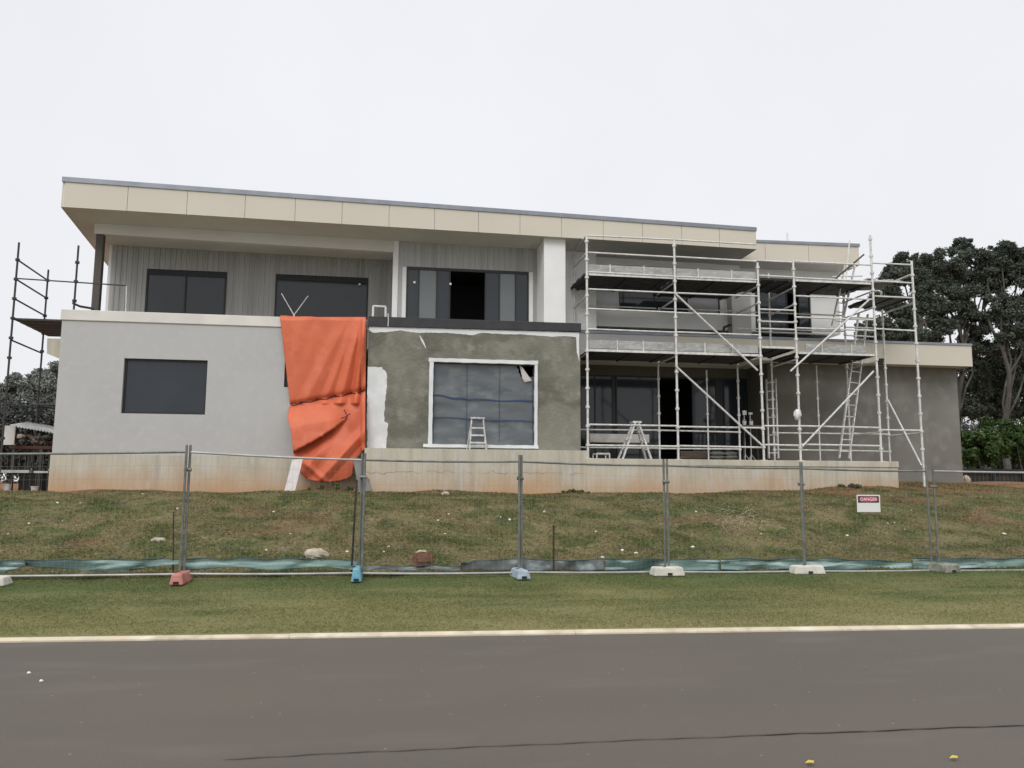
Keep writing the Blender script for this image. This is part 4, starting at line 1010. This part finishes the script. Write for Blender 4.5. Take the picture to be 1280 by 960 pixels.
sb = MB()
for k in range(110):
    p = gthing(925+random.gauss(0,22), 650+random.gauss(0,9)); a = random.uniform(0,3.1); l_ = random.uniform(.05,.2)
    sb.bar(p+Vector((0,0,.01)), p+Vector((math.cos(a)*l_, math.sin(a)*l_*.6, .02+random.random()*.05)), .006, .006)
o_ = sb.build('straw', mat('dry_straw',(.42,.36,.25),rough=.9)); o_['kind'] = 'stuff'; o_['label'] = 'dry pale straw and stalks on the bank'
# ------------------------------------------------------------------ leaves
def leafcloud(blobs, n, size, flat=1.0, shell=.5, elong=2.0):
    """blobs: (x,y,z,rx,ry,rz)"""
    B = np.array(blobs, float); vol = B[:,3]*B[:,4]*B[:,5]; vol = vol**.75
    idx = rng.choice(len(B), n, p=vol/vol.sum()); b = B[idx]
    d = rng.normal(size=(n,3)); d /= np.linalg.norm(d,axis=1)[:,None]
    r = rng.random(n)**(1/3)*(1-shell)+shell*rng.uniform(.75,1.05,n)
    c = b[:,:3]+(d*r[:,None]*.6 + rng.normal(0,.33,(n,3)))*b[:,3:]
    a = rng.normal(size=(n,3)); a /= np.linalg.norm(a,axis=1)[:,None]
    t = np.cross(a, rng.normal(size=(n,3))); t /= np.linalg.norm(t,axis=1)[:,None]
    s = size*rng.uniform(.6,1.4,n)[:,None]
    V = np.stack([c-a*s*elong*.5, c+t*s*.5-a*s*.1, c+a*s*elong*.5, c-t*s*.5+a*s*.1],1).reshape(-1,3)
    return V
def limb(b, p, q, r0, r1, seg=5, wob=.3, rr=random):
    pts = [Vector(p).lerp(Vector(q), i/seg) + (Vector((rr.uniform(-wob,wob), rr.uniform(-wob,wob), 0)) if 0 < i < seg else Vector()) for i in range(seg+1)]
    for i in range(seg): b.tube(pts[i], pts[i+1], r0+(r1-r0)*i/seg, 7, r0+(r1-r0)*(i+1)/seg, caps=False)
    return pts[-1]
def tree(px, pbase, Y, blobs_px, n, size, label, seed, lm=m_euc, name='eucalypt_tree', cat='tree', group=None, r=.28, sub=16, subr=.42):
    """blobs_px: (px, py, radius in px) clumps of crown at depth Y"""
    rr = random.Random(seed); x = X(px, pbase, Y); g_ = gh(x, Y)
    t = thing(name, (x, Y, g_), label, cat, group)
    dd = at(640,600,Y).y*1.0; ppm = FPX/(Y*1.0)
    bl = []; tr_ = MB(); top = max(at(q[0], q[1], Y).z for q in blobs_px)
    pts_ = [Vector((x+math.sin(k*.9+seed)*.35*(k/4), Y+math.cos(k+seed)*.3*(k/4), g_-.3+(top-g_)*.86*k/9)) for k in range(10)]
    for k in range(9): tr_.tube(pts_[k], pts_[k+1], r*(1-k*.09), 8, r*(1-(k+1)*.09), caps=False)
    for (bx, by, br) in blobs_px:
        c = at(bx, by, Y+rr.uniform(-1,1)*br/ppm*.6); R = br/ppm
        kk = max(2, min(8, int((c.z-g_)/(top-g_)/.86*9*rr.uniform(.45,.8))))
        e = limb(tr_, pts_[kk], c, r*.32, .04, 5, .3, rr)
        for k in range(sub):
            o_ = Vector((rr.gauss(0,1), rr.gauss(0,1), rr.gauss(0,1))).normalized()*R*1.3*rr.uniform(.2,1)**.6
            rs = R*subr*rr.uniform(.5,1.2); bl.append((c.x+o_.x, c.y+o_.y, c.z+o_.z, rs*1.15, rs, rs*.85))
            if k < 6: limb(tr_, c, c+o_*.8, .06, .02, 3, .1, rr)
    npmesh('crown', leafcloud(bl, int(n*5.5), size*.46, shell=.15), 4, lm, t)
    tr_.build('trunk', m_bark, t)
    return t
g_e = 'tall dark eucalypts behind the right end of the house'
tree(1150, 600, 52, [(1128,328,12),(1122,340,14),(1150,330,12),(1118,352,16),(1145,352,20),(1110,378,16),(1138,388,20),(1108,410,16),(1140,420,16),(1160,375,16)], 19000, .22, 'leftmost dark eucalypt seen through the scaffold end', 21, group=g_e)
tree(1205, 600, 55, [(1204,306,10),(1204,318,14),(1230,325,14),(1240,345,16),(1186,328,18),(1215,334,20),(1172,352,18),(1200,360,22),(1228,352,16),(1180,390,20),(1212,398,20),(1165,412,16),(1222,430,18),(1190,450,16)], 24000, .22, 'tallest dark eucalypt with a small tuft above its crown', 22, group=g_e)
tree(1262, 600, 53, [(1238,318,12),(1256,312,12),(1262,324,16),(1282,326,18),(1246,340,16),(1270,356,22),(1300,350,24),(1250,388,20),(1282,392,22),(1262,424,18),(1295,430,22)], 24000, .22, 'dark eucalypt cut by the right edge of the picture', 23, group=g_e)
tree(1236, 600, 58, [(1238,450,22),(1215,470,20),(1262,460,24),(1228,492,20),(1262,500,24),(1290,480,24),(1212,510,14),(1242,520,16)], 22000, .24, 'lower dense dark tree between the tall eucalypts and the green bush', 24, group=g_e)
tree(1325, 600, 60, [(1320,360,30),(1335,420,34),(1315,470,30),(1330,510,26),(1290,520,20)], 14000, .26, 'dark tree partly outside the picture at the far right', 25, group=g_e)
tree(1120, 600, 66, [(1106,440,24),(1130,455,24),(1088,410,16),(1085,435,18),(1150,440,22),(1175,470,26),(1180,510,24)], 14000, .26, 'dim far tree mostly hidden by the lower roof', 26, group=g_e)
# bright bush at right
def bush(px, Y, blobs_px, n, size, label, lm, name='bush', cat='bush', seed=1, group=None, sub=16):
    rr = random.Random(seed); x = X(px, 595, Y); g_ = gh(x, Y); t = thing(name, (x,Y,g_), label, cat, group); ppm = FPX/Y; bl = []; st = MB()
    for bx, by, br in blobs_px:
        c = at(bx, by, Y+rr.uniform(-.3,.3)); R = br/ppm
        st.tube((x+(c.x-x)*.3, Y, g_), c, .04, 6, .015, caps=False)
        for k in range(sub):
            o_ = Vector((rr.gauss(0,1), rr.gauss(0,1), rr.gauss(0,1))).normalized()*R*rr.uniform(.4,.95); rs = R*.33*rr.uniform(.6,1.3)
            bl.append((c.x+o_.x, c.y+o_.y, max(c.z+o_.z, g_+rs*.5), rs, rs, rs*.8))
    npmesh('foliage', leafcloud(bl, int(n*1.7), size, elong=1.7, shell=.2), 4, lm, t); st.build('stem', m_bark, t); return t
bush(1238, 31, [(1216,548,18),(1240,538,18),(1232,562,22),(1212,572,14),(1248,556,18)], 14000, .085, 'bright green leafy bush next to the right end wall', m_bush, seed=3)
bush(1285, 31.5, [(1268,540,20),(1290,545,24),(1272,566,20),(1300,562,26)], 13000, .085, 'bright green leafy bush cut by the right edge', m_bush, seed=4)
# slatted fence below the bushes
sf = thing('slatted_fence', (X(1240,600,27.5), 27.5, gh(X(1240,600,27.5), 27.5)), 'low black slatted fence in front of the green bushes', 'fence')
xa, xb2 = X(1204,595,27.5), X(1500,595,27.5); gz = gh(xa,27.5); zt = Z(1240,586,27.5)
k = 0; x = xa
while x < xb2:
    MB().box(x, x+.10, 27.5, 27.56, gz-.1, zt).build('picket', m_black, sf) if k % 4 == 0 else None
    x += .31; k += 1
MB().box(xa, xb2, 27.47, 27.497, zt-.16, zt-.005).build('rail', m_black, sf); MB().box(xa, xb2, 27.565, 27.6, gz+.02, gz+.17).build('rail', m_black, sf)
MB().box(xa, xb2, 27.61, 27.64, gz-.1, zt-.12).build('backing_board', mat('dark_stained_board',(.025,.023,.02),(.05,.045,.035),.9,3), sf)
p = Vector((X(1208,600,23.5), 23.5, gh(X(1208,600,23.5),23.5))); blob(p+Vector((0,0,.08)), .13, 'rock', m_stone, sq=(.9,.9,1.1), seed=31, label='pale stone at the foot of the right end wall', category='rock')
# weeds at the foot of the concrete
bush(715, 19.95, [(712,617,7),(722,618,7),(705,619,5),(735,619,4)], 1500, .03, 'green weed clump at the joint of the concrete bases', m_weed, 'weed_clump', 'weeds', 5, sub=5)
bush(1058, 19.95, [(1050,619,7),(1062,617,8),(1074,620,6)], 1200, .03, 'grey-green weed clump beside the warning sign', m_weedg, 'weed_clump', 'weeds', 6, sub=5)
bush(418, 20.0, [(400,610,6),(420,610,7),(436,609,6),(385,611,4)], 1200, .03, 'low grass tuft growing under the orange tarp', m_weed, 'grass_tuft', 'grass', 7, sub=5)
bush(845, 19.95, [(838,622,3),(850,621,4)], 300, .025, 'tiny weed tuft at the base of the terrace near its left end', m_weed, 'weed_clump', 'weeds', 8, sub=4)
# distant trees left
g_l = 'pale distant trees left of the house'
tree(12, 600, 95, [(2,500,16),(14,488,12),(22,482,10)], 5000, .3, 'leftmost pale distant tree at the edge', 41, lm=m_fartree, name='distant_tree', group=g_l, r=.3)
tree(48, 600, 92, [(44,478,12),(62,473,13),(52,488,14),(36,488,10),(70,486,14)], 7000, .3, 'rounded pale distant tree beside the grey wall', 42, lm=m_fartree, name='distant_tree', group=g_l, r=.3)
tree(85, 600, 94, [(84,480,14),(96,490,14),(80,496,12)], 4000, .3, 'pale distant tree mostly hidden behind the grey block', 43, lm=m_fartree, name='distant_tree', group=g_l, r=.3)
bl = []
for k in range(60):
    px = -120+k*4.6; c = at(px, 522+random.uniform(-6,8), 80); bl.append((c.x, 80+random.uniform(-2,2), c.z, 2.6,2,1.8)); c2 = at(px, 560, 80); bl.append((c2.x, 81, c2.z, 2.8,2,3))
for k in range(60):
    px = 1090+k*5; c = at(px, 560+random.uniform(-14,10), 75); bl.append((c.x, 75+random.uniform(-2,2), c.z, 2.4,2,2.2)); c2 = at(px, 585, 75); bl.append((c2.x, 76, c2.z, 2.4,2,2))
o = npmesh('woods', leafcloud(bl, 160000, .16), 4, m_farhedge); o['kind'] = 'stuff'; o['label'] = 'dark belt of far woods left and right of the house'

# ------------------------------------------------------------------ left scaffold and yard
YL, YL2 = 21.3, 23.4
ls = thing('scaffold', (X(7,560,YL), YL, gh(X(7,560,YL), YL)), 'dark slender tube scaffold standing against the left flank of the house', 'scaffold')
def ltube(p, q, name, r=.022, m=m_galvd): return MB().tube(p, q, r, 7).build(name, m, ls)
xa_, xb_ = X(14,420,YL), X(54,420,YL2)
def lstd(x, y, z0, z1):
    b = MB().tube((x,y,z0),(x,y,z1),.026,8); zz = z0+.3
    zz = Z(20,349,YL)-.5*12
    while zz < z1-.1:
        if zz > z0+.1: b.tube((x,y,zz-.03),(x,y,zz+.03),.055,8)
        zz += .5
    return b.build('standard', m_galvd, ls)
lstd(xa_, YL, gh(xa_,YL), Z(22,303,YL)); lstd(xb_, YL2, gh(xb_,YL2), Z(57,337,YL2))
xc_ = X(95,350,YL); lstd(xc_, YL, zlow+.0, Z(98,307,YL))
lstd(xb_+.62, YL2+1.6, gh(xb_,YL2), Z(60,470,YL2+1.6))
zr = Z(20,349,YL)
for dz in (.5,0,-.5,-1.55,-2.6): ltube((xa_,YL,zr+dz), (xb_,YL2,zr+dz), 'ledger')
MB().tube((xa_,YL,zr+.02), (X(158,357,YL),YL,Z(158,357,YL)), .018, 7).build('guard_rail', m_galvd, ls)
MB().tube((X(158,357,YL),YL,Z(158,357,YL)), (X(158,388,YL),YL,zA1-.2), .014, 7).build('rail_post', m_galv, ls)
MB().path([at(91,379,YL), at(100,383,YL+.2), at(118,386,YL+.3)], .03).build('rail_bracket', m_galvd, ls)
dz_ = Z(20,397,YL); b = MB()
for k in range(6):
    y0_ = YL+.05+k*(YL2+.3-YL)/6; xl_ = xa_+(xb_-xa_)*(k/6)
    b.box(xl_, xA0-.04, y0_, y0_+.33, dz_-.05, dz_)
b.build('deck', m_deck, ls)
for h in (Z(10,505,YL2), ): ltube((xa_-.3,YL2,h), (xA0-.05,YL2,h), 'ledger', .03)
ltube((xb_,YL2,Z(50,508,YL2)), (xA0-.05,YL2+.8,Z(50,508,YL2)-.1), 'ledger', .03)
# yard things
gz = gh(X(30,600,23), 23)
tt_ = thing('trestle_table', (X(36,600,22.2), 22.2, gz), 'dark trestle table loaded with rubble left of the grey wall', 'table')
xa, xb2, zt = X(18,560,22.2), xA0-.15, Z(40,558,22.2)
MB().box(xa, xb2, 21.9, 22.9, zt-.07, zt).build('tabletop', mat('red_brown_board',(.07,.025,.02),rough=.8), tt_)
for x_ in (xa+.1, (xa+xb2)/2+.1, xb2-.1):
    for y_ in (21.95, 22.85): MB().box(x_-.035, x_+.035, y_-.035, y_+.035, gz-.05, zt-.072).build('leg', m_galvd, tt_)
rb_ = thing('rubble_pile', (X(45,553,22.4), 22.4, zt), 'pile of broken bricks and scraps on the trestle table', 'rubble')
for k in range(34):
    x_ = random.uniform(xa+.1, xb2-.1); y_ = random.uniform(22.0,22.8); lv = random.random()*.22
    blob((x_,y_,zt+.06+lv), .09, 'brick_fragment', random.choice([m_brick,m_brick,m_stone,m_galvd]), rb_, sq=(1.2,.8,.7), seed=k, seg=6, rings=4)
cs = thing('corrugated_sheet', (X(40,533,22.4), 22.4, zt+.3), 'pale corrugated sheet lying over the rubble pile', 'sheet')
b = MB(); n = 60
p0, p1 = at(12,530,22.0), at(72,533,22.0)
for j, (dy, dz) in enumerate(((0,-.03),(1.0,.12))):
    for i in range(n+1):
        u = i/n; x_ = p0.x+(min(p1.x, xA0-.06)-p0.x)*u; b.v.append((x_, 22.0+dy, p0.z+(Z(72,540,22.0)-p0.z)*u+dz+.02*math.sin(i*1.6)))
for i in range(n): b.f.append((i,i+1,n+2+i,n+1+i))
o_ = b.build('sheet', m_iron, cs, smooth=True); so = o_.modifiers.new('t','SOLIDIFY'); so.thickness = .01
p = at(11,556,21.6)
MB().box(X(5,545,21.6), X(18,545,21.6), 21.6, 21.64, Z(11,556,21.6), Z(11,532,21.6)).build('leaning_board', m_pale, label='upright pale pinkish board at the left edge beside the rubble', category='board')
sbox = thing('storage_crate', (X(40,592,22.3), 22.3, gz), 'black crate pushed under the trestle table', 'crate')
MB().box(xa+.2, xb2-.2, 22.1, 22.75, gz+.01, gz+.45).build('box', m_black, sbox, bevel=.02); MB().box(xa+.17, xb2-.17, 22.07, 22.78, gz+.452, gz+.49).build('lid', mat('dark_grey_plastic',(.03,.03,.035),rough=.5), sbox)
MB().box(X(0,590,21.7), X(36,590,21.7), 21.7, 21.9, Z(20,591,21.7), Z(20,587.5,21.7)).build('plank', m_iron, label='long pale plank lying low before the black crate', category='plank')
MB().box(X(42,590,21.6), X(60,590,21.6), 21.6, 21.75, Z(20,591,21.6), Z(20,588.5,21.6)).build('plank', m_iron, label='short pale plank close to the corner of the house', category='plank')
for px, py, m_, lab in ((46,580,m_pale,'small pale bucket on the ground under the table'),(12,572,m_pale,'pale bucket at the left edge below the table level')):
    p = at(px, py, 21.5); g_ = gh(p.x, 21.5); t = thing('bucket', (p.x,21.5,g_), lab, 'bucket')
    MB().tube((p.x,21.5,g_),(p.x,21.5,g_+.16),.07,12,.09).build('tub', m_, t); MB().tube((p.x,21.5,g_+.161),(p.x,21.5,g_+.175),.10,12).build('rim', m_, t)

# ------------------------------------------------------------------ light and sky
W = bpy.data.worlds.new('World'); S.world = W; W.use_nodes = True
N = W.node_tree.nodes; L = W.node_tree.links; bg = N['Background']
sky = N.new('ShaderNodeTexSky'); sky.sky_type = 'NISHITA'; sky.sun_disc = False
SE, SA = math.radians(40), math.radians(205)    # sun behind the camera, a little to the left
sky.sun_elevation = SE; sky.sun_rotation = SA; sky.air_density = 1.5; sky.dust_density = 6
hs = N.new('ShaderNodeHueSaturation'); hs.inputs['Saturation'].default_value = .12; hs.inputs['Value'].default_value = .35; L.new(sky.outputs[0], hs.inputs['Color'])
tc = N.new('ShaderNodeTexCoord'); sp = N.new('ShaderNodeSeparateXYZ'); L.new(tc.outputs['Generated'], sp.inputs[0])
rp_ = N.new('ShaderNodeValToRGB'); L.new(sp.outputs[2], rp_.inputs[0])
e = rp_.color_ramp.elements; e[0].position = 0; e[0].color = (.885,.89,.905,1); e[1].position = 1; e[1].color = (1.75,1.77,1.82,1)
k = e.new(.30); k.color = (.86,.87,.91,1); k = e.new(.55); k.color = (.84,.855,.90,1); k = e.new(.70); k.color = (1.25,1.27,1.32,1)
nz = noise(N, L, tc.outputs['Generated'], 1.6, 4); vr = rmap(N, L, nz, .3, .7, .955, 1.04)
sc_ = N.new('ShaderNodeVectorMath'); sc_.operation = 'SCALE'; L.new(rp_.outputs[0], sc_.inputs[0]); L.new(mathn(N, L, 'MULTIPLY', vr, 10.6), sc_.inputs['Scale'])
mx = N.new('ShaderNodeMix'); mx.data_type = 'RGBA'; mx.inputs[0].default_value = .93; L.new(hs.outputs[0], mx.inputs[6]); L.new(sc_.outputs[0], mx.inputs[7])
L.new(mx.outputs[2], bg.inputs['Color']); bg.inputs['Strength'].default_value = .1
sun = bpy.data.lights.new('sun', 'SUN'); sun.energy = 1.25; sun.angle = math.radians(30); sun.color = (1,.97,.93)
so_ = bpy.data.objects.new('sun', sun); COL.objects.link(so_)
d = Vector((math.sin(SA)*math.cos(SE), math.cos(SA)*math.cos(SE), math.sin(SE)))   # towards the sun
so_.rotation_euler = d.to_track_quat('Z','Y').to_euler()
S.view_settings.view_transform = 'Standard'; S.view_settings.look = 'None'; S.view_settings.exposure = 0; S.view_settings.gamma = 1
